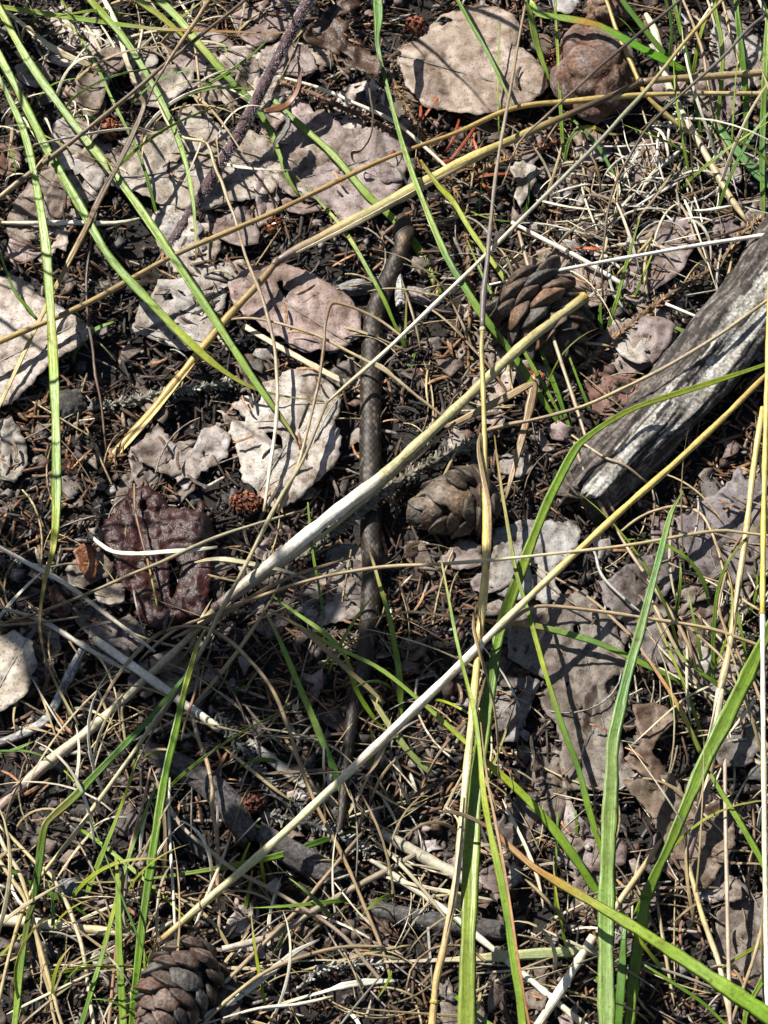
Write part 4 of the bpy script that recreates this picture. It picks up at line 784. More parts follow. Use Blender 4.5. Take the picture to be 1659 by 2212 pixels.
straw('grey-tan strand sloping down across the cracked dark stick', '337,1684 345,1700 370,1752 410,1804 465,1846 525,1889 590,1925 650,1959 700,1990 750,2029 790,2078 829,2134 850,2170', [8, 11, 10, 9, 9, 9, 9, 9, 9, 9, 9, 9, 6], [10, 11, 13, 14, 14, 14, 13, 12, 11, 10, 8, 5, 2], [(.30, .26, .17), (.36, .31, .22), (.30, .24, .17), (.34, .27, .2), (.36, .28, .2)], wig=1.0)
straw('upright grey-tan stem standing over the cracked dark stick', '400,1530 412,1552 432,1600 447,1640 453,1680 458,1740 465,1809 470,1900 475,2029', [6, 8, 9, 9, 9, 10, 9, 9, 8], [8, 10, 12, 14, 15, 14, 12, 8, 3], [(.33, .27, .19), TN, (.30, .21, .13), (.36, .24, .14), (.33, .28, .21)], wig=1.2)
straw('fat cream straw lying flat, cut at one end by the golden joint', '0,1987 90,1995 190,2008 300,2020', [24, 24, 21, 17], [5, 5, 5, 4], [SP, (.68, .62, .48), (.55, .45, .28), (.6, .54, .4)], 's')
straw('long olive-tan strand from the leaf beside the snake down to the cream straw', '707,868 680,930 650,1000 618,1055 588,1108 545,1190 505,1271 470,1335 440,1396 395,1470 350,1535 265,1659 170,1790 75,1914 30,2020 0,2150', [6, 7, 8, 9, 9, 9, 9, 9, 9, 9, 9, 10, 10, 10, 9, 8], [17, 17, 18, 18, 19, 19, 20, 20, 20, 19, 19, 18, 17, 15, 13, 11], [(.3, .24, .15), (.35, .3, .18), (.36, .31, .17), (.30, .29, .18), (.42, .38, .24), (.45, .38, .2), (.42, .31, .12), ST], 'e', wig=1.0)
straw('thin pale strand bending over the pink-brown leaf and toothed leaf', '520,520 530,553 550,600 570,653 585,710 595,763 599,830 598,903 586,1000 570,1105', [6, 7, 8, 8, 8, 8, 8, 8, 8, 6], [22, 22, 22, 21, 20, 19, 18, 17, 15, 11], [(.3, .23, .14), TN, (.26, .2, .13), (.4, .33, .22), SP, SW, ST], wig=.6)
straw('thin brown strand with a hairpin bend beside the snake neck', '880,738 829,697 790,676 750,660 725,654 713,660 706,685 702,710 700,750 692,810 683,853 666,920 648,990 622,1055 600,1108', [6, 6, 7, 7, 7, 8, 8, 7, 7, 7, 7, 7, 8, 8, 7], [19, 20, 21, 22, 22, 22, 22, 22, 21, 21, 20, 19, 18, 17, 16], [(.38, .3, .19), TN, (.2, .13, .07), (.16, .1, .05), (.28, .21, .11), (.36, .3, .17), (.33, .28, .16)], wig=.6)
straw('thin tan straw passing over the snake below its neck', '498,690 545,688 600,698 650,713 700,732 750,758 829,800 900,855 965,908', [5, 6, 6, 7, 7, 7, 7, 7, 6], [14, 16, 18, 19, 19, 19, 18, 15, 11], [TN, (.36, .27, .17), ST, (.42, .35, .24), TN], wig=.6)
straw('short flat cream straw under the pink-brown leaf', '525,703 580,736 640,770 700,803 750,828', [12, 13, 13, 14, 12], [9, 9.5, 10, 10, 9.5], [SP, (.58, .5, .34), SP], sect='flat')
straw('grey-white straw crossing the small leaf scraps', '-10,1178 70,1222 140,1260 240,1335 290,1373 335,1408', [9, 11, 11, 10, 9, 6], [10, 10, 11, 11, 10, 9], [(.5, .47, .4), (.56, .53, .46), (.42, .38, .31), (.5, .46, .38)], 's')
straw('grey-white straw beside the curled pale tan leaf', '0,1312 85,1338 140,1370 190,1402 240,1430 282,1452', [6, 11, 12, 12, 11, 6], [9, 9, 9, 9, 8, 7], [(.4, .36, .29), (.52, .49, .42), (.50, .46, .4)], 's')
straw('thick cream straw snapped at a ragged end below the tangled knot', '203,1380 260,1420 330,1470 400,1522 440,1550 476,1577', [17, 19, 20, 20, 20, 16], [9, 9, 9, 8, 8, 7], [SP, SW, (.66, .62, .52), SW, SP])
straw('grey-white split straw under the snake tail', '535,1600 570,1628 610,1660 660,1697 700,1724 740,1748', [20, 22, 22, 22, 20, 14], [4, 4.5, 4.5, 3.2, 2, 1.5], [(.42, .40, .35), (.48, .46, .41), (.46, .43, .38)], sect='flat')
straw('broad pale stick-like straw ending beside the snake tail', '822,1797 870,1826 930,1860 985,1890 1040,1920', [20, 27, 27, 27, 20], [6, 6, 6, 6, 6], [(.36, .33, .25), (.45, .42, .33), (.50, .46, .37)])
straw('long white straw running under the wide green blades to the corner tuft', '800,1858 829,1875 900,1925 965,1969 1039,2029 1150,2120 1259,2212', [8, 12, 14, 14, 15, 15, 15], [7, 7, 7, 7, 7, 6, 5], [(.4, .38, .33), SP, SW, (.56, .52, .43), SW, SP], 'e')
straw('pale hollow straw leaning against the bluish green blade', '1282,2022 1250,2075 1210,2140 1164,2212', [20, 20, 20, 20], [12, 10, 8, 6], [SP, SW, SP], 'e')
straw('tan straw running up behind the bluish green blade', '1429,1814 1385,1880 1340,1945 1290,2015', [9, 13, 14, 12], [9, 10, 10, 9], [TN, ST, SP])
straw('limp pale green dead blade lying level behind the yellow stalk', '829,2078 900,2076 979,2073 1050,2068 1110,2064 1200,2058 1290,2053', [5, 7, 12, 20, 24, 25, 22], [6, 7, 8, 8, 8, 8, 7], [(.5, .44, .34), (.5, .42, .3), (.44, .43, .23), (.36, .42, .2), (.34, .4, .2)], sect='flat', roll=0, name='withered_grass_shoot', cat='grass shoot')
straw('pale papery blade beside the reddish pine cone', '690,2030 640,2055 590,2095 520,2150 440,2195 400,2225', [4, 12, 15, 13, 12, 10], [9, 10, 11, 11, 10, 8], [(.5, .5, .42), (.56, .56, .47), SW], 'e', sect='flat', name='withered_grass_shoot', cat='grass shoot')
straw('arched grey-tan straw over the reddish pine cone', '829,2045 770,2044 720,2049 650,2068 575,2099 510,2145 450,2199 430,2230', [6, 7, 8, 9, 9, 9, 9, 8], [8, 10, 11, 12, 13, 13, 12, 9], [(.36, .3, .2), TN, (.28, .2, .12), ST, TN], 'e')
straw('white flattened seed head lying near the dark level stick', '560,2190 620,2165 700,2142 740,2130 790,2122 860,2118', [5, 8, 7, 14, 16, 6], [9, 9, 9, 9, 8, 7], [ST, SP, SW, (.56, .57, .5), (.58, .58, .5)], sect='flat')
straw('white thin straw pair end beside the seed head', '480,2200 560,2178 640,2170 720,2152', [5, 7, 8, 5], [10, 10, 9, 8], [SP, SW, SP], 's')
straw('mottled grey stick-straw ringed dark, touching the reddish pine cone', '900,1845 829,1884 760,1920 690,1960 610,2010 550,2034 480,2050', [12, 14, 14, 14, 15, 16, 14], [7, 7, 7, 8, 9, 10, 11], [(.33, .28, .2), (.3, .24, .17), (.38, .33, .25), (.30, .25, .19), (.5, .46, .38)])
straw('tan straight stem from the snake tail down to the reddish pine cone', '790,1790 740,1850 690,1910 650,1959 580,2028 500,2109 470,2130', [6, 9, 9, 9, 9, 9, 6], [9, 10, 10, 11, 12, 14, 14], [(.2, .15, .1), (.26, .19, .12), TN, (.38, .3, .2)])
straw('thin tan stem turning orange then green, rooted by the oak leaf', '1130,1210 1200,1248 1279,1296 1330,1342 1369,1381 1420,1452 1469,1531 1495,1585 1518,1635', [4, 5, 6, 7, 7, 8, 10, 11, 10], [23, 23, 22, 21, 20, 17, 13, 8, 2], [ST, TN, (.38, .29, .19), (.4, .3, .2), (.45, .3, .18), (.5, .25, .09), (.36, .34, .06), (.22, .32, .05)], sect='flat')
straw('thin straw looped in a high arch beside the log end', '1337,1151 1370,1125 1410,1103 1454,1093 1490,1098 1520,1116 1542,1160 1558,1217 1575,1262 1600,1292 1644,1320', [5, 6, 6, 6, 6, 6, 6, 6, 6, 6, 6], [8, 12, 15, 18, 20, 22, 23, 24, 25, 26, 27], [ST, TN, (.4, .31, .18), (.33, .24, .12), ST], wig=.5)
straw('curling brown strand behind the slim yellow stalk', '1659,1080 1620,1135 1586,1186 1565,1245 1555,1310 1570,1370 1597,1419 1630,1480 1659,1555', [5, 6, 6, 6, 6, 6, 7, 7, 6], [26, 26, 26, 26, 25, 24, 23, 21, 19], [(.2, .13, .07), (.24, .15, .08), (.3, .2, .11), (.4, .28, .18)], 'se', wig=1)
straw('grey-white strand lying on the torn mauve-grey leaf', '1280,1185 1287,1200 1295,1232 1310,1256 1345,1290 1388,1326', [5, 6, 7, 7, 6, 4], [9, 9, 9, 9, 9, 9], [(.42, .41, .37), (.38, .37, .34), (.36, .34, .3)])
straw('tan stem leaning from the log end to the jointed stalk', '1330,1140 1357,1186 1410,1265 1461,1342 1500,1420 1531,1489', [6, 8, 9, 9, 8, 6], [10, 11, 12, 12, 10, 7], [TN, (.33, .25, .17), TN, (.36, .29, .21)])
straw('grey-tan stem beside the dull brown leaf patch', '1405,1292 1430,1340 1460,1400 1490,1450 1540,1530', [5, 9, 9, 8, 5], [12, 12, 11, 9, 6], [ST, (.33, .26, .18), (.3, .25, .2)])
straw('hair-thin straw over the mauve-grey leaf with angular lobes', '1438,1213 1480,1232 1530,1250 1570,1262', [4, 4, 4, 3], [11, 12, 12, 11], [TN, ST])
straw('thin tan strand ending among the broad green blades of the tuft', '1467,1332 1500,1366 1530,1392 1558,1419 1580,1455 1610,1520 1636,1571', [3, 6, 6, 6, 6, 6, 5], [24, 24, 23, 23, 22, 20, 18], [TN, (.4, .32, .2), ST, TN], 'e')
straw('pale upright straw in front of the dusty brown leaf', '1566,1640 1567,1760 1570,1900 1573,2040 1576,2160 1578,2215', [8, 9, 9, 9, 9, 8], [24, 22, 20, 17, 14, 12], [(.4, .3, .24), (.46, .37, .28), (.5, .41, .32)], 'e')
straw('tan curved straw crossing the dusty brown leaf', '1665,1900 1650,1985 1625,2080 1600,2150 1575,2225', [6, 7, 8, 8, 7], [24, 22, 19, 15, 11], [ST, (.36, .27, .15), TN], 'se')
straw('small dark-edged stem below the kinked tan stalk', '1535,2090 1560,2085 1590,2100 1608,2140 1600,2190', [4, 6, 6, 6, 4], [10, 13, 14, 11, 6], [TN, (.4, .3, .18), TN])
for lab, pts, hh, cc in (('tan stem sloping into the cream straw from the tuft of dark blades', '0,1804 22,1850 50,1905 68,1975 85,2060 105,2140 122,2215', [20, 18, 16, 14, 12, 9, 6], [SP, ST, (.36, .28, .15), ST]),
                     ('pale stem parallel to the tan stem over the cream straw', '0,1860 30,1905 60,1960 85,2040 110,2130 135,2215', [18, 17, 15, 13, 10, 7], [(.5, .42, .24), ST, (.52, .43, .25)]),
                     ('thin straw behind the dark green kinked blade', '60,1845 110,1895 150,1965 180,2060 190,2120', [10, 11, 11, 9, 5], [ST, SP])):
    straw(lab, pts, [8, 9, 10, 10, 9, 9, 8], hh, cc, 'se', wig=.6)
straw('wide cream straw among the long green blades', '40,45 100,95 160,128 225,152', [9, 14, 15, 11], [14, 14, 13, 11], [SP, (.58, .52, .38), ST], 's', sect='flat')
straw('pale double straw dropping between two green blades', '225,0 255,60 270,120 285,160 300,200', [12, 12, 12, 11, 6], [22, 20, 18, 15, 11], [SP, (.6, .53, .38), SP], 's', sect='flat')
straw('thin upright brown straw over the pale leaf flap', '415,60 424,120 430,180 431,245', [5, 6, 6, 5], [14, 13, 11, 8], [TN, (.36, .25, .13), TN])
straw('pale level straw behind the tall green blade', '-10,481 70,482 160,481 250,482 310,470', [7, 10, 11, 9, 5], [5, 6, 6, 6, 5], [SP, SW, (.55, .5, .36)], 's')
straw('thin straw bent like an elbow over the grey-beige leaf', '340,220 365,270 400,298 445,310 470,370 495,440 515,500 530,555', [5, 6, 7, 7, 7, 7, 6, 6], [16, 17, 18, 19, 18, 16, 15, 13], [SP, ST, (.42, .34, .22), TN], wig=.7)
straw('straight pale straw crossing the mauve leaf sheet and twig', '600,165 690,190 760,220 850,262 920,320 985,380', [6, 8, 8, 8, 8, 5], [13, 13, 13, 13, 12, 10], [SP, SW, SP, SW])
straw('thick pale straw rising through the tangled straws by the stone', '1395,30 1415,70 1430,130 1450,200 1500,290 1545,370 1580,430 1615,480', [10, 17, 18, 17, 15, 15, 14, 9], [14, 14, 13, 12, 11, 10, 9, 7], [SP, (.6, .55, .4), (.56, .5, .36), ST, (.5, .4, .26)])
straw('golden stem crossing behind the jointed stalk beside the stone', '1310,0 1335,75 1365,140 1392,200 1430,240 1480,280 1530,305', [8, 9, 10, 10, 11, 10, 6], [26, 25, 24, 22, 18, 13, 8], [SG, (.38, .28, .09), SG, (.45, .34, .12), ST], 's')
straw('tan stem above the golden stem at the grass clump', '1475,0 1500,60 1520,120 1530,190 1550,270 1580,350', [6, 7, 8, 8, 8, 6], [22, 21, 19, 16, 12, 7], [TN, (.3, .22, .11), TN], 's')
straw('thin pale stem at the edge of the grass clump', '1560,0 1580,80 1605,170 1625,240', [6, 7, 7, 5], [20, 18, 15, 11], [(.32, .25, .12), TN], 's')
straw('slender straw behind the yellow vertical stalk joint', '1120,500 1135,553 1160,640 1190,715 1215,790 1245,880 1270,960 1300,1060 1330,1110', [7, 8, 8, 8, 8, 8, 8, 8, 7], [20, 20, 20, 20, 19, 18, 18, 17, 14], [(.33, .26, .17), (.4, .33, .22), (.36, .28, .18), TN])
straw('white broken straw above the pine cone', '1105,480 1180,520 1260,562 1350,618', [8, 10, 11, 10], [9, 9, 9, 8], [SW, (.7, .68, .6), SW])
straw('short white straw pointing at the log', '1438,656 1475,672 1514,688', [6, 7, 6], [8, 8, 8], [SW, SW])
straw('thin tan strand crossing the log foot', '1235,940 1270,965 1310,990 1350,1005 1400,1045', [5, 6, 6, 6, 5], [20, 22, 23, 23, 18], [ST, (.36, .28, .19), TN])
straw('tan strand under the folded brown leaf', '1240,955 1255,1000 1275,1050 1300,1095 1325,1140', [7, 8, 9, 8, 6], [21, 21, 20, 17, 12], [(.3, .23, .16), TN, (.33, .26, .18)])
straw('short brown dry blade end beside the dark red leaf', '190,1330 80,1345 0,1350', [5, 6, 5], [12, 11, 10], [(.2, .14, .07), (.26, .18, .09)], 'e')
straw('long brown dry blade arching over the dark red leaf', '0,1348 80,1325 190,1282 290,1238 350,1214 420,1180 490,1152 560,1130 660,1100', [5, 7, 7, 8, 8, 8, 7, 6, 4], [9, 11, 13, 15, 15, 15, 14, 12, 9], [(.2, .14, .07), (.26, .18, .09), (.3, .24, .13), (.36, .34, .22), (.4, .37, .26)], 's')
straw('white flat straw draped over the dark red leaf', '190,1150 210,1170 245,1192 300,1196 360,1192 420,1188 470,1182', [5, 9, 10, 10, 11, 10, 5], [11, 12, 13, 14, 14, 14, 13], [SP, SW, SW, SP], sect='flat')
straw('hair-thin dark strand down the dark red leaf', '290,1045 292,1100 305,1160 320,1215 332,1270 340,1310', [4, 5, 5, 5, 4, 4], [12, 13, 13, 12, 11, 9], [(.36, .25, .12), (.2, .1, .05), (.16, .07, .035), (.3, .24, .05), (.24, .36, .06)])
straw('dry olive sheath blades splaying from the tangled knot', '420,1215 460,1208 500,1210 560,1222 620,1235 690,1262', [4, 10, 14, 12, 8, 4], [12, 14, 15, 15, 14, 11], [(.36, .33, .2), (.4, .38, .24), (.36, .33, .2)], sect='flat')
straw('brown twisted dry blades wrapping the tangled knot', '760,1205 690,1225 620,1250 560,1280 500,1318 450,1340 410,1362 370,1380', [4, 7, 8, 9, 11, 12, 9, 5], [16, 17, 17, 17, 17, 16, 14, 11], [TN, (.28, .19, .1), (.3, .2, .1), (.22, .15, .08), (.26, .18, .1)], sect='flat')
straw('dark edged strand running from the knot beside the cream straw', '470,1330 430,1420 380,1500 330,1580 290,1660', [4, 6, 6, 5, 4], [18, 18, 17, 16, 14], [(.2, .14, .09), (.16, .11, .07), TN])
straw('reddish dry strand hanging beside the dark green blade', '430,1440 420,1500 400,1560 392,1600', [5, 6, 6, 4], [16, 14, 12, 9], [(.26, .12, .06), (.34, .18, .1), TN])
straw('pink-red thin stem between the upright green blades', '325,1660 310,1730 290,1800 275,1860 262,1930 250,2060 235,2212', [5, 6, 7, 7, 8, 8, 8], [18, 18, 17, 16, 14, 11, 7], [(.4, .28, .22), (.36, .2, .14), (.38, .14, .06), (.3, .14, .06), (.33, .22, .14)], 'e')
straw('white thin upright stem in front of the short charcoal stick', '367,1680 365,1760 370,1860 376,1960 380,2060 372,2090 340,2110', [5, 7, 7, 7, 6, 5, 3], [12, 13, 13, 12, 10, 9, 8], [(.4, .38, .33), SW, SP, SW, ST])

# ------------------------------------------------------------------ green blades
blade('long bright green blade sloping over the golden stalk to a thin tip', '-20,85 0,125 55,230 100,320 170,440 235,553 320,648 435,763 525,828 600,853 700,868', [15, 18, 19, 19, 19, 18, 18, 16, 9, 5, 3], [24, 24, 25, 26, 26, 25, 24, 21, 17, 13, 9], [GL, GR2, GR2, GR, GR, GY, (.3, .3, .08), (.3, .23, .11)], 's')
blade('long light green blade parallel to it ending over the toothed leaf', '-10,0 5,30 60,130 120,215 185,300 280,420 370,550 475,708 550,823 595,885 622,922 645,962', [13, 15, 18, 17, 17, 18, 18, 17, 14, 11, 7, 2], [28, 28, 28, 27, 27, 26, 25, 22, 19, 17, 15, 13], [GY, GR2, GR, GL, GL, GR2, GR, GR2, GR, (.4, .33, .16)], 's')
blade('tall upright green blade with a golden withered tip', '-30,110 0,170 50,280 75,380 95,500 102,560 112,713 118,830 122,953 122,1106 117,1170 112,1200 98,1250 86,1331 90,1385 100,1426 130,1495 170,1566', [7, 10, 15, 17, 20, 21, 22, 22, 21, 20, 16, 13, 9, 6, 6, 6, 6, 4], [36, 35, 34, 33, 32, 31, 30, 30, 29, 28, 26, 25, 22, 18, 16, 14, 11, 7], [GR, GR, GR2, GR2, GL, GR2, GY, GR2, GR2, GR, GY, (.45, .33, .1), (.3, .2, .1), TN, SP], 's')
blade('green blade with tan tip falling across the grey-beige leaf', '180,-20 195,0 240,50 280,100 350,220 395,330 415,420 421,480 424,560', [14, 15, 15, 14, 13, 12, 10, 7, 4], [28, 28, 26, 25, 22, 19, 16, 14, 11], [GY, GR2, GR, GR, GR2, GL, GR2, (.36, .26, .14)], 's')
blade('broad green blade passing behind the hairy stem', '330,-20 345,0 390,45 430,95 500,175 560,240 595,310 620,380 648,425', [16, 17, 17, 17, 16, 15, 12, 9, 3], [24, 24, 23, 22, 19, 16, 13, 10, 7], [GL, GR2, GY, GR, GD, GR2, GR, GR], 's')
blade('pale green blade lit through beside the broad one', '290,-20 300,0 340,30 370,55 410,90', [14, 15, 14, 12, 4], [22, 22, 20, 18, 15], [GL, (.4, .4, .12), GY], 's')
blade('bright green blade pinned under the snake head', '590,215 600,225 660,280 720,335 797,425 850,473 894,523 925,580 953,636', [8, 12, 14, 15, 17, 17, 19, 18, 12], [9, 9, 9, 8.5, 7, 4, 4, 4, 2.5], [GR, GR2, GL, GR2, GL, GR, (.22, .36, .03), (.2, .34, .03)], sect='flat', roll=-.2)
blade('level green blade with an orange-brown tip among pale straws', '-20,12 0,15 100,30 200,45 280,56 350,63 450,67 550,70 630,70', [11, 12, 12, 12, 10, 8, 6, 4, 3], [26, 26, 25, 25, 24, 24, 23, 22, 21], [GY, GL, GR2, GR2, (.36, .3, .12), OR, (.42, .28, .14), ST], 's')
blade('thin green blade beside the rust-red husk cluster', '150,50 180,90 210,145 240,210 260,250 290,310 310,360 330,430 347,500', [4, 6, 7, 7, 7, 7, 8, 8, 4], [16, 17, 17, 17, 16, 14, 12, 8, 2], [GY, GR, GR2, GR, GD, GR])
blade('dark green slim blade ending in a tan point on the golden stem', '975,-30 989,0 1022,60 1054,115 1085,180 1112,238', [9, 10, 10, 9, 7, 3], [30, 30, 28, 27, 25, 24], [GD, GR, GD, GR, (.24, .24, .08)], 's')
tuft('tuft of slim green blades rising beside the log foot to the pegged twig', (1240, 955), [
  dict(pts='815,-20 818,40 815,90 829,160 850,240 874,325 910,425 964,553 1010,630 1044,683 1115,775 1160,845 1199,903 1238,955', w=[22, 20, 12, 9, 10, 11, 13, 15, 16, 16, 15, 13, 11, 7], h=[36, 35, 34, 33, 32, 31, 29, 26, 24, 22, 17, 13, 8, 1], cols=[GB, GD, GD, GR, GR2, GL, GL, GB, GR, GD, GR, GR, GD]),
  dict(pts='908,345 919,362 950,405 979,435 1015,495 1055,553 1095,610 1129,663 1155,720 1179,783 1205,850 1240,955', w=[5, 9, 12, 12, 11, 11, 11, 11, 11, 11, 11, 7], h=[26, 25, 24, 23, 22, 21, 20, 18, 15, 12, 8, 1], cols=[(.3, .22, .05), GY, (.34, .4, .04), GY, (.2, .24, .04), GR, GR, GD, GR]),
  dict(pts='1010,520 1040,590 1075,660 1110,720 1150,790 1185,850 1240,955', w=[3, 6, 7, 8, 8, 8, 6], h=[14, 15, 14, 13, 10, 7, 1], cols=[GR, GR2, GR, GD])])
blade('very thin green blade crossing the snake below its head', '640,380 686,432 731,481 765,530 797,587 829,646 850,695 872,741 884,770', [3, 5, 8, 9, 9, 9, 8, 8, 4], [15, 16, 17, 18, 18, 16, 12, 7, 2], [(.2, .14, .06), GR, GY, GR, GR2, GR, GD])
tuft('bent light green blade and shoot arching over the lumpy stone', (1195, 195), [
  dict(pts='1195,195 1178,150 1162,100 1152,60 1145,25 1140,5 1150,8 1165,30 1220,40 1279,51 1310,63 1344,82 1385,104 1429,127 1490,155', w=[8, 11, 13, 15, 15, 13, 12, 16, 18, 19, 19, 22, 22, 21, 8], h=[1, 8, 14, 20, 25, 28, 29, 30, 31, 32, 32, 32, 31, 29, 24], cols=[(.22, .34, .06), (.28, .4, .08), GL, GL, (.3, .42, .1), GR2, GR, (.36, .17, .03), GR, (.10, .28, .02), (.12, .3, .02), (.13, .31, .02), GR])])
blade('wide blue-green blade at the grass clump edge', '1540,255 1549,270 1600,335 1659,395 1700,430', [18, 22, 24, 24, 22], [12, 12, 11, 9, 7], [GB, (.14, .28, .13), (.12, .26, .11)], 'e', sect='flat')
for lab, pts, w, hh, cc in (
  ('dark green upright blade standing in the grass clump by the golden stem', '1454,-20 1460,20 1484,120 1497,190 1508,255 1520,330', [9, 10, 11, 11, 10, 6], [34, 33, 26, 20, 14, 4], [GR, GD, (.09, .2, .02)]),
  ('light green upright blade in the grass clump beside the thick pale straw', '1540,-20 1545,20 1560,100 1558,180 1552,240 1548,300', [8, 9, 10, 10, 9, 6], [33, 32, 26, 20, 14, 5], [GR2, GL, GR]),
  ('green blade crossing the pale stem in the grass clump', '1590,-20 1592,20 1604,125 1610,190 1612,260 1608,330', [10, 12, 14, 14, 12, 8], [34, 33, 26, 19, 12, 4], [GR, GD, GR, GB]),
  ('outer green blade of the grass clump, tallest', '1661,20 1657,80 1652,180 1649,250 1647,360 1650,480', [10, 13, 14, 14, 13, 8], [38, 35, 28, 22, 13, 3], [GR2, GR, GB, GR])):
    blade(lab, pts, w, hh, cc)
blade('dark green arching blade over the thick pale straw', '1330,-30 1344,0 1390,60 1430,110 1480,170 1530,240', [10, 11, 12, 11, 9, 4], [36, 35, 31, 27, 22, 15], [GD, (.10, .2, .03), GD, GR], 's')
blade('thin green upright shoot in front of the lumpy stone', '1199,-20 1200,30 1206,130 1210,210 1215,300 1219,372', [5, 6, 7, 8, 8, 6], [27, 25, 19, 14, 7, 1], [GR, GY, GR, GR2])
blade('curled yellow-tipped shoot beside the torn white leaf scrap', '1219,372 1223,330 1235,295 1260,275 1290,278 1320,290 1350,288 1375,275', [6, 8, 9, 8, 8, 5, 4, 3], [1, 6, 11, 13, 13, 12, 11, 10], [GR2, GL, GR, (.5, .42, .06), ST, TN])
blade('teal green thin blade sloping under the tangled straws', '1239,260 1268,288 1294,320 1320,365 1346,415', [5, 7, 8, 7, 4], [13, 12, 10, 7, 3], [GD, GB, GB])
blade('hair-thin upright green blade over the tan leaf', '1080,50 1078,100 1075,180 1078,290', [3, 4, 4, 3], [20, 18, 15, 8], [GR, GY, GR])
blade('longest wide green blade, crossing the log then bending down to the yellow stalk', '1720,755 1659,785 1520,832 1379,878 1310,915 1264,948 1240,975 1205,1040 1174,1106 1124,1236 1079,1366 1064,1456 1044,1581 1030,1690 1020,1820 1014,1959 1010,2090 1008,2230', [7, 9, 12, 13, 13, 14, 17, 20, 22, 24, 26, 27, 29, 32, 35, 36, 37, 37], [32, 32, 33, 33, 33, 32, 31, 30, 29, 27, 26, 26, 27, 29, 30, 30, 28, 25], [GR, (0.165, 0.220, 0.022), (0.195, 0.240, 0.022), (0.180, 0.230, 0.022), GR, GR, (0.180, 0.260, 0.026), (0.180, 0.270, 0.030), GD, (0.165, 0.250, 0.022), GR, (0.225, 0.300, 0.045), (0.240, 0.310, 0.060), (0.225, 0.290, 0.053), (0.240, 0.310, 0.060)], 'e', roll=0)
blade('upright bluish green blade rising to a point below the log', '1475,1060 1465,1080 1449,1110 1428,1190 1404,1281 1380,1375 1359,1446 1340,1530 1324,1606 1321,1690 1315,1800 1311,1909 1309,2050 1311,2230', [3, 6, 10, 14, 17, 20, 23, 26, 29, 33, 35, 36, 36, 36], [46, 46, 45, 44, 43, 42, 41, 40, 39, 37, 35, 33, 30, 26], [GL, GB, (0.169, 0.260, 0.085), GB, (0.221, 0.310, 0.114), (0.234, 0.330, 0.114), (0.208, 0.320, 0.095), (0.221, 0.330, 0.114), (0.234, 0.330, 0.123)], 'e', roll=0)
tuft('tuft of broad dark green blades with a creased tall blade and slender arms', (1362, 2010), [
  dict(pts='1690,1300 1659,1365 1604,1481 1565,1560 1529,1631 1490,1720 1449,1819 1420,1880 1394,1939 1375,1980', w=[20, 26, 34, 35, 33, 28, 22, 22, 25, 20], h=[34, 33, 32, 30, 28, 25, 21, 17, 12, 8], cols=[GR, (0.189, 0.290, 0.040), (0.174, 0.280, 0.048), (0.160, 0.250, 0.040), (0.174, 0.270, 0.040), GR], roll=.1),
  dict(pts='1396,1938 1388,1985 1378,2040 1368,2110 1358,2230', w=[18, 27, 29, 28, 26], h=[12, 13, 12, 10, 6], cols=[GR, (0.189, 0.270, 0.040), (0.174, 0.250, 0.032)], roll=.2),
  dict(pts='1352,1980 1348,2030 1345,2085 1340,2150 1336,2230', w=[8, 16, 20, 20, 20], h=[16, 16, 14, 12, 8], cols=[GD, (.07, .16, .02), GD], roll=-.5),
  dict(pts='575,1316 640,1350 700,1385 765,1416 829,1450 920,1525 1009,1606 1069,1662 1125,1712 1179,1769 1240,1850 1296,1936 1345,1990', w=[3, 7, 9, 9, 9, 10, 11, 14, 17, 19, 19, 17, 8], h=[19, 20, 21, 22, 22, 22, 22, 21, 19, 17, 13, 7, 2], cols=[GR, GR2, GL, GR2, GR2, GY, GY, (.22, .33, .04), GR, (.16, .28, .03), GR]),
  dict(pts='1068,940 1078,1020 1092,1106 1114,1231 1144,1331 1179,1456 1219,1581 1249,1659 1270,1740 1292,1815 1320,1900 1350,1990', w=[3, 5, 8, 9, 10, 11, 12, 13, 14, 14, 12, 8], h=[33, 33, 32, 30, 28, 25, 21, 18, 15, 11, 6, 1], cols=[(.26, .17, .06), (.3, .25, .06), (.24, .25, .05), GR, GY, GR, GD, GR, (.16, .26, .03), GR])])
blade('broad yellow-green blade with an orange-brown withered tip, sweeping into the corner', '955,1752 985,1756 1020,1768 1064,1794 1105,1832 1154,1874 1215,1912 1279,1949 1379,2009 1479,2074 1554,2124 1610,2162 1659,2196', [4, 9, 9, 10, 13, 16, 19, 21, 25, 29, 33, 37, 40], [42, 43, 44, 45, 46, 48, 49, 50, 52, 53, 54, 54, 54], [(.12, .085, .065), (.16, .11, .08), (.34, .18, .08), (.4, .2, .06), (.40, .32, .07), (.26, .34, .045), (.25, .35, .04), (.24, .36, .05), (.27, .4, .09), (.24, .38, .05), (.2, .34, .04)], 'e', sect='flat', roll=-.15)
blade('slender blade with a dry brown edge in front of the widest green blade', '947,1178 957,1230 969,1291 981,1355 994,1416 1010,1478 1024,1535 1036,1620 1044,1709 1060,1800 1079,1884 1095,1970 1109,2059 1122,2150 1131,2230', [3, 4, 6, 7, 8, 9, 10, 11, 13, 15, 17, 18, 19, 19, 19], [54, 54, 54, 54, 54, 53, 53, 52, 51, 49, 47, 44, 41, 37, 33], [SP, (.3, .3, .1), GR, GR2, GY, GR2, GY, GY, (.28, .34, .05), GR2, GR, GR2, GR2, GR2], 'e')
straw('brown dry strand hugging the slender dry-edged blade', '1038,1560 1052,1680 1075,1800 1098,1930 1120,2080 1146,2230', [3, 5, 7, 7, 7, 6], [54, 53, 51, 48, 43, 36], [(.3, .19, .09), (.35, .23, .12), (.4, .22, .1), (.34, .15, .06)], 'e', sect='flat')
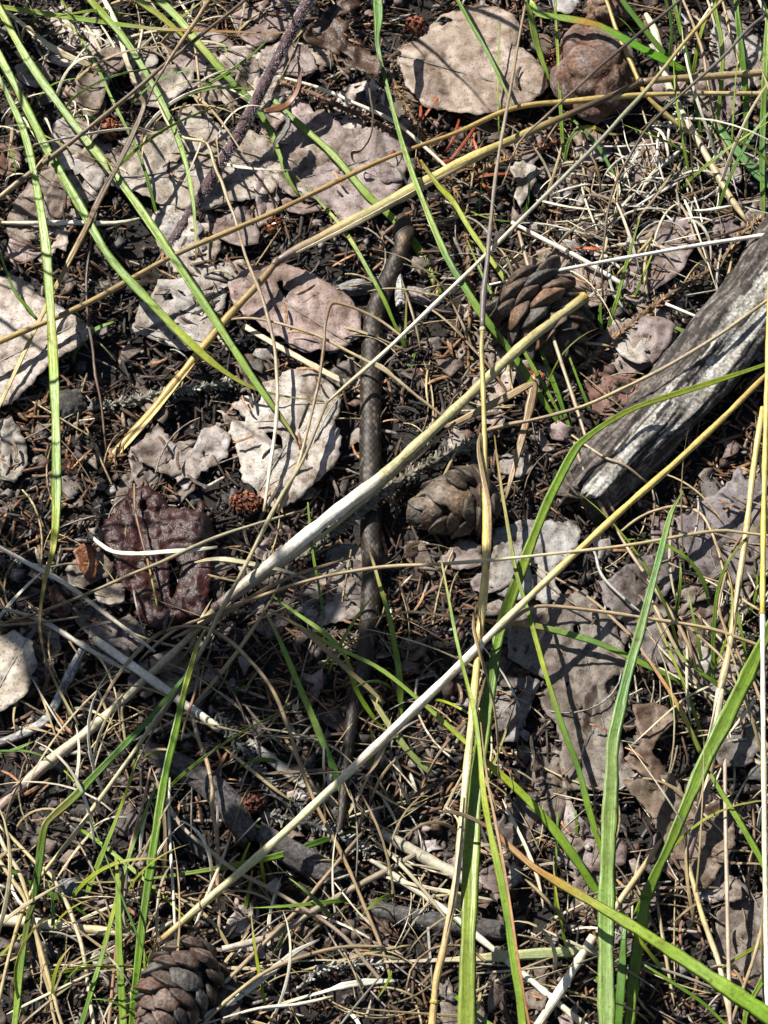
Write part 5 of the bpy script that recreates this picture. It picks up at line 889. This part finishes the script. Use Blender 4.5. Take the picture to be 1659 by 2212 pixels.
blade('twisted light green blade crossing the snake in shade', '590,1288 640,1325 690,1360 722,1388 745,1416 756,1445 770,1490 800,1540 829,1577 850,1610', [5, 8, 10, 12, 7, 13, 13, 11, 8, 4], [16, 17, 17, 17, 17, 16, 14, 10, 5, 1], [GR, GR2, GL, GR2, GY, (.2, .32, .02), (.22, .34, .03), GR], twist=1.0)
tuft('pair of green blades forking beside the snake tail, one lying flat', (772, 1795), [
  dict(pts='572,1322 590,1352 612,1400 640,1466 680,1560 720,1659 745,1730 770,1792', w=[3, 7, 11, 14, 16, 16, 13, 8], h=[22, 22, 21, 19, 15, 10, 6, 1], cols=[TN, GR, GR2, GL, GB, GR, GD]),
  dict(pts='155,1906 250,1905 310,1899 375,1891 480,1874 600,1849 700,1815 772,1793', w=[3, 4, 5, 7, 12, 14, 13, 9], h=[9, 9, 10, 10, 10, 9, 6, 2], cols=[ST, (.42, .4, .2), GL, GR2, GR, GR, GD, GD])])
blade('upright green blade with a brown tip standing close to the snake', '788,1157 797,1188 807,1217 820,1262 835,1310 846,1355 853,1395 862,1450 865,1500 866,1557', [2, 4, 7, 9, 11, 12, 13, 15, 15, 9], [21, 21, 20, 19, 17, 15, 12, 9, 6, 1], [(.2, .12, .06), TN, (.3, .3, .08), GR, GR2, GR, GR2, GR, GR])
blade('green blade lying level over the oak leaf, tan towards its tip', '782,1342 829,1330 890,1322 960,1330 1029,1338 1085,1343 1154,1352 1230,1370 1304,1394 1394,1436 1450,1463 1510,1490', [3, 5, 6, 6, 7, 9, 14, 15, 14, 14, 12, 6], [13, 14, 15, 15, 15, 15, 15, 14, 13, 11, 8, 3], [(.4, .34, .24), (.36, .3, .2), (.33, .26, .18), (.38, .2, .1), (.36, .22, .12), (.2, .3, .08), (.15, .27, .08), GR, (.14, .25, .07), GR], sect='flat', roll=.15)
blade('upright rich green blade beside the tangled knot', '440,1365 425,1398 410,1450 395,1506 378,1585 360,1659 338,1790 320,1909 306,2010 295,2109 284,2230', [4, 9, 13, 15, 17, 18, 19, 19, 18, 18, 17], [28, 28, 28, 28, 27, 26, 24, 21, 18, 15, 10], [(.36, .34, .12), GY, GR, (.14, .26, .03), GR, (.12, .23, .02), (.11, .22, .02), GR, (.14, .27, .03), GR], 'e')
blade('dark green blade sharply kinked with a tan inner edge', '400,1462 390,1473 355,1515 320,1556 270,1608 220,1659 160,1722 112,1765 97,1785 90,1820 82,1890 72,1950 60,1990 45,2090 30,2230', [4, 7, 10, 12, 14, 16, 18, 18, 17, 17, 16, 13, 13, 14, 14], [24, 24, 25, 25, 26, 26, 26, 26, 26, 24, 21, 18, 16, 12, 8], [GB, GD, (.09, .2, .05), GD, (.12, .22, .04), (.24, .22, .06), (.1, .18, .02), (.07, .14, .02), (.1, .12, .02), GR, GR2, GR2], 'e')
blade('slim bright green blade rooted at the blue-grey pebble', '300,1610 290,1659 268,1725 240,1799 205,1885 172,1975', [3, 6, 8, 10, 12, 8], [22, 20, 16, 12, 7, 1], [GR, GY, GR2, GR2, GR])
blade('narrow grooved green blade next to the pink-red stem', '335,1690 330,1715 300,1790 268,1884 245,1970 222,2059 198,2140 172,2225', [3, 6, 8, 9, 10, 11, 11, 11], [20, 20, 19, 17, 15, 12, 10, 7], [GD, GR, GR, GY, GR, GR, GD], 'e')
blade('short upright green blade between the grooved blades', '250,1850 255,1909 256,1980 258,2050 262,2130 268,2230', [6, 11, 14, 16, 17, 17], [20, 19, 17, 14, 11, 7], [GY, GR2, GR2, GR, GR2], 'e')
blade('drooping dark green blade over the fat cream straw', '0,1865 60,1905 110,1930 150,1953 200,1985', [8, 11, 12, 10, 4], [16, 14, 11, 8, 4], [GD, GR, GD], 's')
blade('short green blade at the fat cream straw end', '260,1985 285,2005 312,2028', [5, 9, 7], [9, 6, 2], [GR, GD])
blade('green blade leaning out over the broad brown leaf', '1530,1665 1545,1690 1600,1780 1640,1850 1670,1905', [5, 11, 14, 14, 13], [26, 26, 25, 23, 21], [GR, GR2, GR, GR2], 'e')
blade('thin green blade below the broad yellow-green blade', '1385,2080 1430,2108 1479,2139 1525,2172 1575,2220', [4, 7, 8, 8, 7], [14, 14, 13, 11, 8], [GR, GD, GR], 'e')
blade('small green blade touching the pale upright straw', '1560,2090 1600,2065 1630,2048 1665,2035', [4, 7, 8, 8], [14, 14, 13, 11], [GR, GY, GR], 'e')
blade('green blade at the corner beside the tan curved straw', '1670,2080 1640,2130 1615,2180 1605,2230', [11, 13, 12, 10], [20, 18, 14, 10], [GR, GR2, GR], 'se')
blade('upright green blade curling beside the jointed tan stalk', '1540,1512 1540,1450 1541,1380 1546,1306 1556,1255 1569,1221 1605,1170 1665,1110', [7, 10, 11, 9, 8, 6, 5, 4], [1, 8, 15, 21, 25, 28, 31, 34], [GD, GR, GR, GR2, GR, (.33, .3, .06), GY])
blade('slim green blade rooted beside the brown netted leaf piece', '1412,1330 1425,1358 1450,1415 1479,1481 1502,1545 1526,1620', [3, 5, 6, 7, 8, 6], [18, 18, 16, 12, 7, 1], [(.4, .33, .2), GY, GR2, GR])
tuft('small tuft of grass shoots between the cone and the white straw', (1309, 740), [
  dict(pts='1309,740 1318,695 1332,650 1345,600 1358,553 1372,505 1382,470', w=[6, 9, 9, 8, 7, 5, 3], h=[1, 6, 11, 15, 19, 22, 24], cols=[GD, GR, GR2, GR2, GY]),
  dict(pts='1306,738 1300,710 1296,680 1298,655', w=[6, 9, 9, 4], h=[1, 4, 7, 9], cols=[(.2, .14, .06), GD, GR]),
  dict(pts='1360,665 1375,630 1392,590 1410,545', w=[5, 6, 6, 3], h=[2, 6, 11, 15], cols=[GD, GR, GY]),
  dict(pts='1350,680 1338,630 1328,600 1320,575', w=[4, 5, 4, 2], h=[2, 6, 9, 11], cols=[GD, GR, GY])])
blade('thin upright green blade leaning by the pine cone and reddish leaf', '1219,742 1235,785 1252,830 1272,880 1291,928', [3, 5, 6, 7, 6], [15, 13, 10, 6, 1], [(.3, .3, .12), GR, GD, GR])
blade('hair-thin green blade at the pale scrap between the knot and snake', '665,1085 668,1120 675,1190 690,1275 706,1368', [4, 5, 6, 6, 5], [17, 16, 13, 8, 1], [GR2, GR, GR, GD])
blade('pale flat green blade lying beside the log', '1412,686 1440,700 1475,716 1500,722', [8, 11, 11, 7], [5, 5, 5, 4], [GL, (.2, .3, .12), GR], sect='flat')
blade('thin green blade angled against the large pale grey leaf', '0,545 15,590 35,635 60,665 80,690', [4, 6, 7, 8, 5], [18, 17, 15, 13, 11], [GR, GD, GR], 's')
tuft('little forked green seedling beside the large pale grey leaf', (162, 790), [
  dict(pts='162,790 160,765 180,735 210,710 246,695', w=[6, 9, 12, 11, 4], h=[1, 4, 6, 8, 9], cols=[(.2, .14, .1), GB, GB, GL], sect='flat'),
  dict(pts='160,785 145,755 133,725 130,700', w=[6, 9, 8, 3], h=[1, 4, 7, 9], cols=[GD, GB, GR])])
blade('slim green shoot under the very thin green blade at the snake', '878,640 877,690 875,740 878,800', [3, 5, 5, 4], [12, 9, 6, 1], [(.3, .18, .08), GR, GR2])
blade('pair of short green shoots among the needles near the snake', '895,765 888,790 878,830', [8, 9, 5], [6, 4, 1], [GR, GD])
blade('short pale green blade above the snake tail', '800,1500 830,1550 880,1620 940,1680', [8, 14, 15, 10], [12, 11, 8, 3], [(.35, .34, .2), (.28, .33, .14), (.2, .27, .1)])
blade('dead tan blade over the twisted green blade', '580,1318 640,1350 700,1400 760,1455 800,1490 829,1520', [3, 8, 12, 12, 11, 9], [22, 22, 22, 20, 17, 14], [TN, (.36, .24, .15), (.33, .25, .16), (.36, .31, .18)], sect='flat')
blade('thin green shoot in the needles under the yellow stalk', '1205,1755 1203,1820 1200,1880 1199,2010', [4, 6, 6, 5], [14, 11, 8, 1], [GR, GD])
blade('dark thin green shoot near the oak leaf tip', '1243,1750 1246,1790 1243,1835', [5, 8, 6], [8, 5, 1], [GD, GR])
blade('small green shoot below the cracked dark stick', '540,1820 525,1855 512,1890 505,1925', [4, 7, 6, 4], [9, 7, 4, 1], [GY, GR, GD])
blade('small green shoot beside the flat-lying blade', '545,1880 535,1940 520,2000', [4, 8, 7], [9, 6, 1], [OR, GR, GR])
blade('tiny pale green shoots at the scaly grey twig', '0,1628 35,1618 72,1602', [4, 7, 3], [8, 10, 11], [GB, GL])
blade('thin green arc below the scaly grey twig', '0,1622 50,1622 90,1632 115,1650', [4, 5, 4, 3], [9, 10, 9, 7], [GB, GR])

# ------------------------------------------------------------------ red conifer needles by the pegged twig
def needle_mesh(l, w, bend, cols, seed):
    rows = [[l*(i/6-.5), bend*l*(.25-(i/6-.5)**2), .0012, w*(.55 if i in (0, 6) else 1), i/6] for i in range(7)]
    return sweep('needle', rows, cols, 'flat', 0, 0, seed, 1.6)
NEEDLE_C = [tuple(e*1.05 for e in q) for q in [(.035, .026, .02), (.055, .036, .025), (.085, .052, .032), (.045, .034, .027), (.12, .065, .035), (.19, .095, .045), (.075, .055, .042), (.25, .14, .07)]]
for i, s in enumerate(('320,210 400,250 490,280', '270,340 225,430 160,525', '400,540 330,640 265,715', '330,500 300,600 262,660', '745,600 690,640 600,668', '600,650 640,640 690,610', '820,1068 900,1075 985,1078', '160,455 158,500 150,530', '420,790 450,820 470,840', '380,770 470,755 560,750', '300,690 250,700 235,720', '10,690 30,670 45,650', '345,330 330,345 318,352', '380,590 400,640 410,690')):
    o = link('red_needle', strand_mesh('red_needle', TB(s), [5, 8, 4], [6+i % 3, 7+i % 4, 6], [(.30, .06, .02), (.36, .085, .03), (.24, .05, .02)], 'flat', thick=2.0), M_STRAW)
    tag(o, 'rust-red conifer needle lying near the pegged twig and tan leaf', 'needle', 'red needles by the pegged twig')

# ------------------------------------------------------------------ loose needles: 300 one by one, the rest as one mass
XR, YR = (-.20, .20), (-.28, .29)
def rnd_xy(rng, inner=False):
    k = .8 if inner else 1
    return rng.uniform(XR[0]*k, XR[1]*k), rng.uniform(YR[0]*k, YR[1]*k)
protos = []
for i in range(12):
    me = needle_mesh(RND.uniform(.008, .0135), RND.uniform(.0010, .0015), RND.uniform(-.5, .5), [tuple(c*1.5 for c in NEEDLE_C[2+i % 6])], i*2.2)
    me.materials.append(M_LITTER); protos.append(me)
from mathutils import Euler
HOT = [(900, 830, 90), (520, 790, 150), (480, 930, 130), (880, 1250, 110), (1150, 870, 120), (300, 1620, 160), (1200, 1700, 150), (420, 1880, 150), (150, 2120, 120), (600, 1080, 90), (1330, 700, 110), (1300, 420, 150), (980, 1700, 120), (120, 1550, 120)]
src = bpy.data.objects.new('needle', protos[0]); COL.objects.link(src); first = True
for i in range(300):
    if i % 3: u, v, s = RND.choice(HOT); u = RND.gauss(u, s); v = RND.gauss(v, s)
    else: u, v = RND.uniform(0, PW), RND.uniform(0, PH)
    up_ = 0
    for poly, lh in LEAF_POLYS:
        if inside(np.array([u]), np.array([v]), poly)[0]: up_ = max(up_, lh*MM+.0022)
    p = at(u, v, up_); o = src if first else src.copy()
    if not first: COL.objects.link(o)
    first = False; o.data = protos[i % 12]
    o.location = (p.x, p.y, (up_ if up_ else gz(p.x, p.y)+RND.uniform(.0024, .0044))); o.rotation_euler = Euler((RND.gauss(0, .3), RND.gauss(0, .06 if up_ else .14), RND.uniform(0, 6.28)))
    tag(o, ('orange-brown' if i % 12 % 6 in (2, 3, 5) else 'dark brown')+' conifer needle lying '+('on a dead leaf' if up_ else 'loose on the dark litter'), 'needle', 'brown needles in the litter')
def scatter(tv, tf, n, size, cols, zr, seed, tilt=.4, aniso=None, dens=None):
    """n copies of a small shape joined into one mesh (numpy)"""
    g = np.random.default_rng(seed); tv = np.array(tv); tf = np.array(tf)
    x = g.uniform(XR[0]*1.25, XR[1]*1.25, n); y = g.uniform(YR[0]*1.2, YR[1]*1.2, n)
    if dens is not None:
        nz = np.array([noise.noise((p*34, q*34, seed))+.5*noise.noise((p*90, q*90, seed)) for p, q in zip(x, y)]); kp = nz+g.uniform(-.45, .45, n) > dens; x, y = x[kp], y[kp]; n = len(x)
    a = g.uniform(0, 6.283, n); b = g.normal(0, tilt, n); c = g.normal(0, tilt, n); s = g.uniform(*size, n)
    sv = tv[None]*s[:, None, None]
    if aniso: sv = sv*g.uniform(aniso[0], aniso[1], (n, 1, 3))
    sv = sv*(1+g.uniform(-.25, .25, sv.shape))
    cb, sb, cc, sc_, ca, sa = np.cos(b), np.sin(b), np.cos(c), np.sin(c), np.cos(a), np.sin(a)
    X, Y, Zc = sv[..., 0], sv[..., 1], sv[..., 2]
    Y, Zc = Y*cb[:, None]-Zc*sb[:, None], Y*sb[:, None]+Zc*cb[:, None]
    X, Zc = X*cc[:, None]+Zc*sc_[:, None], -X*sc_[:, None]+Zc*cc[:, None]
    X, Y = X*ca[:, None]-Y*sa[:, None], X*sa[:, None]+Y*ca[:, None]
    gzv = np.array([gz(p, q) for p, q in zip(x, y)])
    V = np.stack([X+x[:, None], Y+y[:, None], Zc+(gzv+g.uniform(*zr, n))[:, None]], -1).reshape(-1, 3)
    F = (tf[None]+np.arange(n)[:, None, None]*len(tv)).reshape(-1, tf.shape[1])
    zone = np.array([.5+.9*noise.noise((p*16, q*16, 3.3+seed)) for p, q in zip(x, y)]); ci = np.array(cols)[np.clip((zone+g.normal(0, .33, n))*len(cols), 0, len(cols)-1).astype(int)]*g.uniform(.55, 1.4, (n, 1)); C = np.repeat(ci, len(tv), axis=0)
    return V, F, C
# needle-like prism, 4 sided with tapered ends
nt_v = [(-.5, 0, 0)]+[(x, .055*math.cos(a), .045*math.sin(a)) for x in (-.4, .4) for a in (0.4, 1.97, 3.54, 5.11)]+[(.5, 0, 0)]
nt_f = [(0, 2, 1), (0, 3, 2), (0, 4, 3), (0, 1, 4)]+sum([[(1+i, 1+(i+1) % 4, 5+(i+1) % 4), (1+i, 5+(i+1) % 4, 5+i)] for i in range(4)], [])+[(9, 5, 6), (9, 6, 7), (9, 7, 8), (9, 8, 5)]
V, F, C = scatter(nt_v, nt_f, 34000, (.005, .0145), NEEDLE_C, (.0002, .0042), 3, .28, (.7, 1.25), -.12)
tag(link('needle_litter', mesh('needle_litter', V, F, C, smooth=False), M_LITTER), 'mass of small brown conifer needles covering the soil', 'needles', kind='stuff')
# bark and humus crumbs
cr_v = [(1, 0, 0), (-1, 0, 0), (0, 1, 0), (0, -1, 0), (0, 0, .6), (0, 0, -.6)]
cr_f = [(0, 2, 4), (2, 1, 4), (1, 3, 4), (3, 0, 4), (2, 0, 5), (1, 2, 5), (3, 1, 5), (0, 3, 5)]
V, F, C = scatter(cr_v, cr_f, 26000, (.0004, .0016), [(.03, .024, .02), (.05, .04, .033), (.085, .068, .056), (.02, .017, .015), (.12, .095, .08), (.06, .036, .024)], (-.0004, .0024), 5, .8, (.3, 1.7))
tag(link('humus_crumbs', mesh('humus_crumbs', V, F, C, smooth=False), M_LITTER), 'dark crumbs of humus and bark covering the soil', 'humus', kind='stuff')
# bits of chopped pale straw too small to pick apart
V, F, C = scatter(nt_v, nt_f, 1500, (.006, .022), [(.30, .26, .20), (.40, .37, .31), (.22, .17, .12), (.24, .21, .18)], (.0008, .0035), 9, .2, (.6, .9))
tag(link('straw_chaff', mesh('straw_chaff', V, F, C, smooth=False), M_LITTER), 'fine pale straw chaff sprinkled through the litter', 'chaff', kind='stuff')

fk_v = [(1, 0, .1), (.5, .8, -.1), (-.6, .7, .15), (-1, -.1, 0), (-.4, -.8, .12), (.6, -.6, -.05), (0, 0, .3), (0, 0, -.1)]
fk_f = [(i, (i+1) % 6, 6) for i in range(6)]+[((i+1) % 6, i, 7) for i in range(6)]
V, F, C = scatter(fk_v, fk_f, 9000, (.001, .0042), [(.07, .058, .05), (.12, .095, .08), (.035, .03, .027), (.17, .135, .12), (.09, .055, .04), (.055, .05, .048), (.21, .185, .165)], (.0004, .0030), 11, .45, (.35, 1.5), -.1)
tag(link('bark_flakes', mesh('bark_flakes', V, F, C, smooth=False), M_LITTER), 'small dark flakes of bark and rotten leaf covering the soil', 'bark flakes', kind='stuff')

# ------------------------------------------------------------------ small leaf and bark fragments, one by one
def frag_mesh(seed):
    rng = random.Random(seed); n = rng.randint(7, 10); poly = []
    for i in range(n):
        a = 2*math.pi*i/n; r = rng.choice([rng.uniform(.35, .6), rng.uniform(.75, 1.25)]); poly.append((r*math.cos(a)*1.25, r*math.sin(a)*.85))
    V, C = [], []; b1, b2 = rng.uniform(-.5, .5), rng.uniform(-.3, .5)
    for k, f in ((0, 1), (0, .5)):
        for (x, y) in poly:
            V.append((x*f, y*f, b1*x*x*f*f+b2*y*y*f*f+.10*rng.uniform(-1, 1)))
    V.append((0, 0, .04)); V += [(x, y, z-.03) for x, y, z in V]
    F = []; m = 2*n+1
    for i in range(n):
        j = (i+1) % n; F += [(i, j, n+j, n+i), (n+i, n+j, 2*n), (m+j, m+i, m+n+i, m+n+j), (m+n+j, m+n+i, m+2*n), (j, i, m+i, m+j)]
    return mesh('leaf_fragment', V, F, np.ones((len(V), 3)))
fr = [frag_mesh(i) for i in range(10)]
for me in fr: me.materials.append(M_LEAF)
FC = [(.30, .26, .23), (.22, .18, .15), (.40, .37, .34), (.16, .12, .10), (.26, .20, .19), (.12, .085, .065), (.10, .09, .085)]
src = bpy.data.objects.new('leaf_fragment', fr[0]); COL.objects.link(src)
for i in range(260):
    u, v = RND.uniform(-30, PW+30), RND.uniform(-30, PH+30); p = at(u, v, 0); o = src if i == 0 else src.copy()
    if i: COL.objects.link(o)
    o.data = fr[i % 10]; s = RND.uniform(.0018, .0072); o.location = (p.x, p.y, gz(p.x, p.y)+.0034+.12*s); o.scale = (s*RND.uniform(.8, 1.2), s*RND.uniform(.7, 1.2), s)
    o.rotation_euler = Euler((RND.gauss(0, .3), RND.gauss(0, .3), RND.uniform(0, 6.28))); kf = RND.uniform(.7, 1.15); fc = [c*kf for c in RND.choice(FC)]; o.color = (*fc, 1)
    tag(o, ('crumpled ' if s > .0045 else 'tiny ')+tone(fc)+' scrap of leaf among the needles', 'leaf scrap', 'leaf scraps in the litter')

# ------------------------------------------------------------------ loose curled straws, one by one
ZONES = [(1450, 420, 190, 120, 62, SW), (1300, 480, 200, 90, 26, SP), (1000, 1850, 300, 200, 34, SP), (750, 1650, 220, 160, 24, GREY), (300, 80, 300, 90, 32, SP), (250, 2080, 250, 120, 24, SP), (600, 2100, 250, 100, 14, ST), (1500, 1450, 150, 250, 16, SP), (1550, 1980, 120, 220, 12, TN), (950, 800, 150, 150, 12, ST), (350, 1450, 250, 200, 14, ST), (830, 1106, 800, 1100, 30, ST)]
WHERE = ['in the pale tangle by the stone', 'below the lumpy stone', 'beside the yellow vertical stalk', 'near the snake tail', 'among the long green blades', 'around the fat cream straw', 'beside the reddish pine cone', 'over the big oak leaf', 'under the pale upright straw', 'between the snake and open cone', 'near the tangled knot', 'loose on the open litter']
for (zu, zv, su, sv, n, c0) in ZONES:
    for i in range(n):
        u, v = RND.gauss(zu, su*.6), RND.gauss(zv, sv*.6); p = at(u, v, 0); g0 = gz(p.x, p.y)
        L = RND.uniform(.014, .05); a = RND.uniform(0, 6.283); cu = 1 if zv < 600 and zu > 1200 else .4; k = RND.gauss(0, 26)*cu; k2 = RND.gauss(0, 900)*cu; w = RND.uniform(.00045, .0015)
        zb = RND.uniform(.0035, .008); arch = RND.uniform(0, .006); rows = []; x, y, an = p.x, p.y, a; N = 12; tw = RND.uniform(-1, 1)
        for j in range(N+1):
            f = j/N; rows.append([x, y, max(g0, 0)+zb+arch*4*f*(1-f), w*(1-.75*abs(2*f-1)**4), f]); an += (k+k2*(f-.5)*L*2)*L/N; x += math.cos(an)*L/N; y += math.sin(an)*L/N
        q = RND.uniform(.5, 1.1); cc = [tuple(c*q for c in (c0 if RND.random() < .65 else RND.choice([TN, GREY, ST, BR])))]*1; q = RND.uniform(.6, 1.1); cc.append(tuple(c*q for c in cc[0]))
        SEED[0] += 1
        o = link('loose_straw', sweep('loose_straw', rows, cc, RND.choice(['flat', 'flat', 'sheath']), RND.uniform(-.6, .6), tw, SEED[0]*1.1), M_STRAW)
        lum = sum(cc[0])/3; tag(o, ('white' if lum > .58 else 'pale' if lum > .38 else 'tan' if lum > .2 else 'dark')+(' curled' if abs(k) > 20 else ' bent' if abs(k) > 8 else ' straight')+(' wide' if w > .001 else ' thin')+(' long' if L > .034 else ' short')+' loose straw lying '+WHERE[ZONES.index((zu, zv, su, sv, n, c0))], 'straw', 'loose curled straws')

# ------------------------------------------------------------------ the finest straw threads, too many to pick apart
def threads(n, seed):
    g = random.Random(seed); V, F, C = [], [], []
    for i in range(n):
        if i % 5 < 3: zu, zv, su, sv, _, c0 = g.choice(ZONES); u, v = g.gauss(zu, su*.8), g.gauss(zv, sv*.8)
        else: u, v, c0 = g.uniform(-60, PW+60), g.uniform(-60, PH+60), ST
        p = at(u, v, 0); L = g.uniform(.010, .042); an = g.uniform(0, 6.28); k = g.gauss(0, 24); w = g.uniform(.00018, .00055); z0 = max(gz(p.x, p.y), 0)+g.uniform(.002, .0062); ar = g.uniform(0, .004); x, y = p.x, p.y; b = len(V); N = 7
        q = g.uniform(.45, 1.1); c = tuple(e*q for e in g.choice([c0, c0, GREY, TN, ST]))
        for j in range(N+1):
            f = j/N; z = z0+ar*4*f*(1-f); nx, ny = -math.sin(an)*w, math.cos(an)*w
            V += [(x+nx, y+ny, z), (x, y, z+w*.9), (x-nx, y-ny, z)]; C += [c]*3; an += k*L/N; x += math.cos(an)*L/N; y += math.sin(an)*L/N
            if j < N:
                for e in range(3): F.append((b+j*3+e, b+j*3+(e+1) % 3, b+(j+1)*3+(e+1) % 3, b+(j+1)*3+e))
    tag(link('straw_threads', mesh('straw_threads', V, np.array(F), C), M_LITTER), 'fine tangle of thin pale straw threads over the litter', 'straw litter', kind='stuff')
threads(560, 31)

# ------------------------------------------------------------------ fine grass growing between the larger blades
def fine_grass(n, box, where, seed, hmax=34, dry=.4, lean=None, far=1.0):
    g = random.Random(seed)
    for i in range(n):
        p = at(g.uniform(box[0], box[1]), g.uniform(box[2], box[3]), 0); a = g.gauss(lean, .7) if lean is not None else g.uniform(0, 6.28); H = g.uniform(.4, 1)*hmax*MM; R = g.uniform(.6, 2.2)*H*far; w = g.uniform(.0006, .0019); rows = []; sw = g.gauss(0, .5)
        for j in range(11):
            f = j/10; rows.append([p.x+math.cos(a+sw*f)*R*f**1.4, p.y+math.sin(a+sw*f)*R*f**1.4, .001+H*math.sin(f*1.75)/1.0, w*(1-f**2.5)*(.7+.6*f)+1e-4, f])
        d = g.random() < dry; c = g.choice([[SP, ST], [TN, ST, TN], [SW, SP], [ST, TN]]) if d else g.choice([[GD, GR, GR2], [GR, GR2, GY], [GR, GB, GL], [GR2, GY, TN]])
        SEED[0] += 1; nm = 'withered_grass_shoot' if d else 'grass_shoot'
        o = link(nm, sweep(nm, rows, c, 'flat' if d else 'blade', g.uniform(-.5, .5), g.uniform(-1, 1), SEED[0]*1.3), M_STRAW if d else M_GREEN)
        tag(o, ('thin dry pale grass shoot ' if d else 'thin green grass shoot ')+where, 'grass shoot', ('fine dry grass ' if d else 'fine green grass ')+where)
fine_grass(76, (-60, 480, -60, 420), 'among the long green blades and pale straws', 1, 34, .6, -.9)
fine_grass(40, (1380, 1700, -60, 480), 'in the grass clump by the stone', 2, 36, .45, 1.4)
fine_grass(34, (-40, 380, 1650, 2240), 'around the fat cream straw', 3, 34, .5, 1.3)
fine_grass(34, (1380, 1690, 1250, 2240), 'by the kinked tan stalk and green tuft', 4, 36, .6, 1.6)
fine_grass(26, (450, 1300, 1900, 2240), 'near the wide green blades and white straw', 5, 24, .8, None)
fine_grass(16, (450, 1000, 1250, 1850), 'near the shaded snake tail', 6, 22, .6, None)
fine_grass(14, (850, 1420, 400, 900), 'around the open pine cone', 7, 26, .5, 1.7)
fine_grass(44, (-60, 620, 1350, 2230), 'sprawling over the dark sticks', 8, 14, .92, None, 2.6)
fine_grass(22, (650, 1300, 1500, 2230), 'sprawling beside the yellow vertical stalk', 9, 14, .9, None, 2.6)
fine_grass(18, (1100, 1660, 380, 720), 'sprawling between the stone and the log', 10, 14, .9, None, 2.2)

# ------------------------------------------------------------------ unseen plants added just outside the view to cast shade into it
def pix(p):
    d = Vector(p)-CL; z = d.dot(FWD); return PW/2+d.x/z/PX, PH/2-d.dot(UP)/z/PX
def sapling():  # unseen sapling, added to drop dappled leaf shade on the litter
    rng = random.Random(21); base = Vector((-.34, .10, 0)); r = empty('shade_sapling', base); bpy.context.view_layer.update()
    top = Vector((-.30, .10, .46)); rows = [[*(base.lerp(top, f)+Vector((.02*math.sin(f*5), .015*math.sin(f*4), 0))), .007*(1-.6*f), f] for f in [i/14 for i in range(15)]]
    link('trunk', sweep('trunk', rows, [DB, BR], 'stalk', 0, 0, 1), M_LITTER, r)
    V, F, C = [], [], []                                              # one curved ovate leaf
    for i in range(9):
        f = i/8; w = .36*math.sin(math.pi*min(f**.8, 1))+.01
        for q in (-1, -.5, 0, .5, 1): V.append((f, q*w, .12*abs(q)*w-.22*f*f)); C.append((.07, .16, .03))
    n = len(V); V += [(x, y, z-.006) for x, y, z in V]; C += C
    for i in range(8):
        for q in range(4): a = i*5+q; F += [(a, a+5, a+6, a+1), (n+a, n+a+1, n+a+6, n+a+5)]
    me = mesh('leaf', V, F, C, [(x, y) for x, y, z in V]); me.materials.append(M_GREEN)
    k = 0; tries = 0
    while k < 44 and tries < 4000:
        tries += 1
        G = at(rng.gauss(600, 210), rng.gauss(1530, 150), 0); z = rng.uniform(.20, .50); h = z/math.tan(SUN_EL)
        p = G+Vector((sun_dir.x/math.cos(SUN_EL)*h, sun_dir.y/math.cos(SUN_EL)*h, z)); u, v = pix(p)
        if u > -190: continue
        s = rng.uniform(.022, .040); o = bpy.data.objects.new('leaf', me); COL.objects.link(o); d = (p-base).to_2d().angle_signed(Vector((1, 0)), 0)
        o.location = p; o.rotation_euler = (rng.gauss(0, .5), rng.gauss(0, .5), d+rng.gauss(0, .6)); o.scale = (s, s, s); o.parent = r; o.matrix_parent_inverse = r.matrix_basis.inverted()
        f = min(.98, max(.15, p.z/.46-.15)); q = base.lerp(top, f); mid = q.lerp(p, .5)+Vector((0, 0, .012))
        rows = [[*q, .0022, 0], [*mid, .0016, .5], [*p, .0010, 1]]; link('branch', sweep('branch', catmull(rows, lambda a, b: 4), [BR], 'stalk', 0, 0, k), M_LITTER, r); k += 1
    tag(r, 'unseen leafy sapling added out of view to shade the litter patch', 'sapling')
sapling()
def clump(label, x, y, n, seed, hmax):  # unseen grass, added to throw blade shadows across the ground
    rng = random.Random(seed); r = empty('shade_grass_clump', (x, y, 0)); bpy.context.view_layer.update(); k = 0; tr = 0
    while k < n and tr < 900:
        tr += 1
        a = rng.uniform(0, 6.28); L = rng.uniform(.5, 1)*hmax; ln = rng.uniform(.1, .6)*L; w = rng.uniform(.0018, .0042); rows = []
        for i in range(9):
            f = i/8; rows.append([x+rng.uniform(-.001, .001)+.02*math.cos(seed+k)+math.cos(a)*ln*f*f, y+.02*math.sin(seed+k*1.7)+math.sin(a)*ln*f*f, L*f*(1-.25*f*f), w*(1-f**3)+1e-4, f])
        if any(-25 < pix(q[:3])[0] < PW+25 and -25 < pix(q[:3])[1] < PH+25 for q in rows): continue
        dry = rng.random() < .35
        link('blade', sweep('blade', rows, [ST, SP] if dry else [GD, GR, GR2], 'blade', rng.uniform(-.5, .5), rng.uniform(-1, 1), k), M_STRAW if dry else M_GREEN, r); k += 1
    tag(r, label, 'grass clump')
clump('unseen tall grass added for shade beyond the long green blades', -.235, .18, 22, 2, .30)
clump('unseen tall grass added for shade near the hairy stem plant', -.20, .285, 22, 5, .26)
clump('unseen tall grass added for shade behind the pinkish leaves', -.06, .315, 20, 8, .20)
clump('unseen tall grass added for shade behind the lumpy stone', .09, .325, 20, 11, .22)
clump('unseen tall grass added for shade beside the large pale grey leaf', -.245, .045, 20, 14, .24)
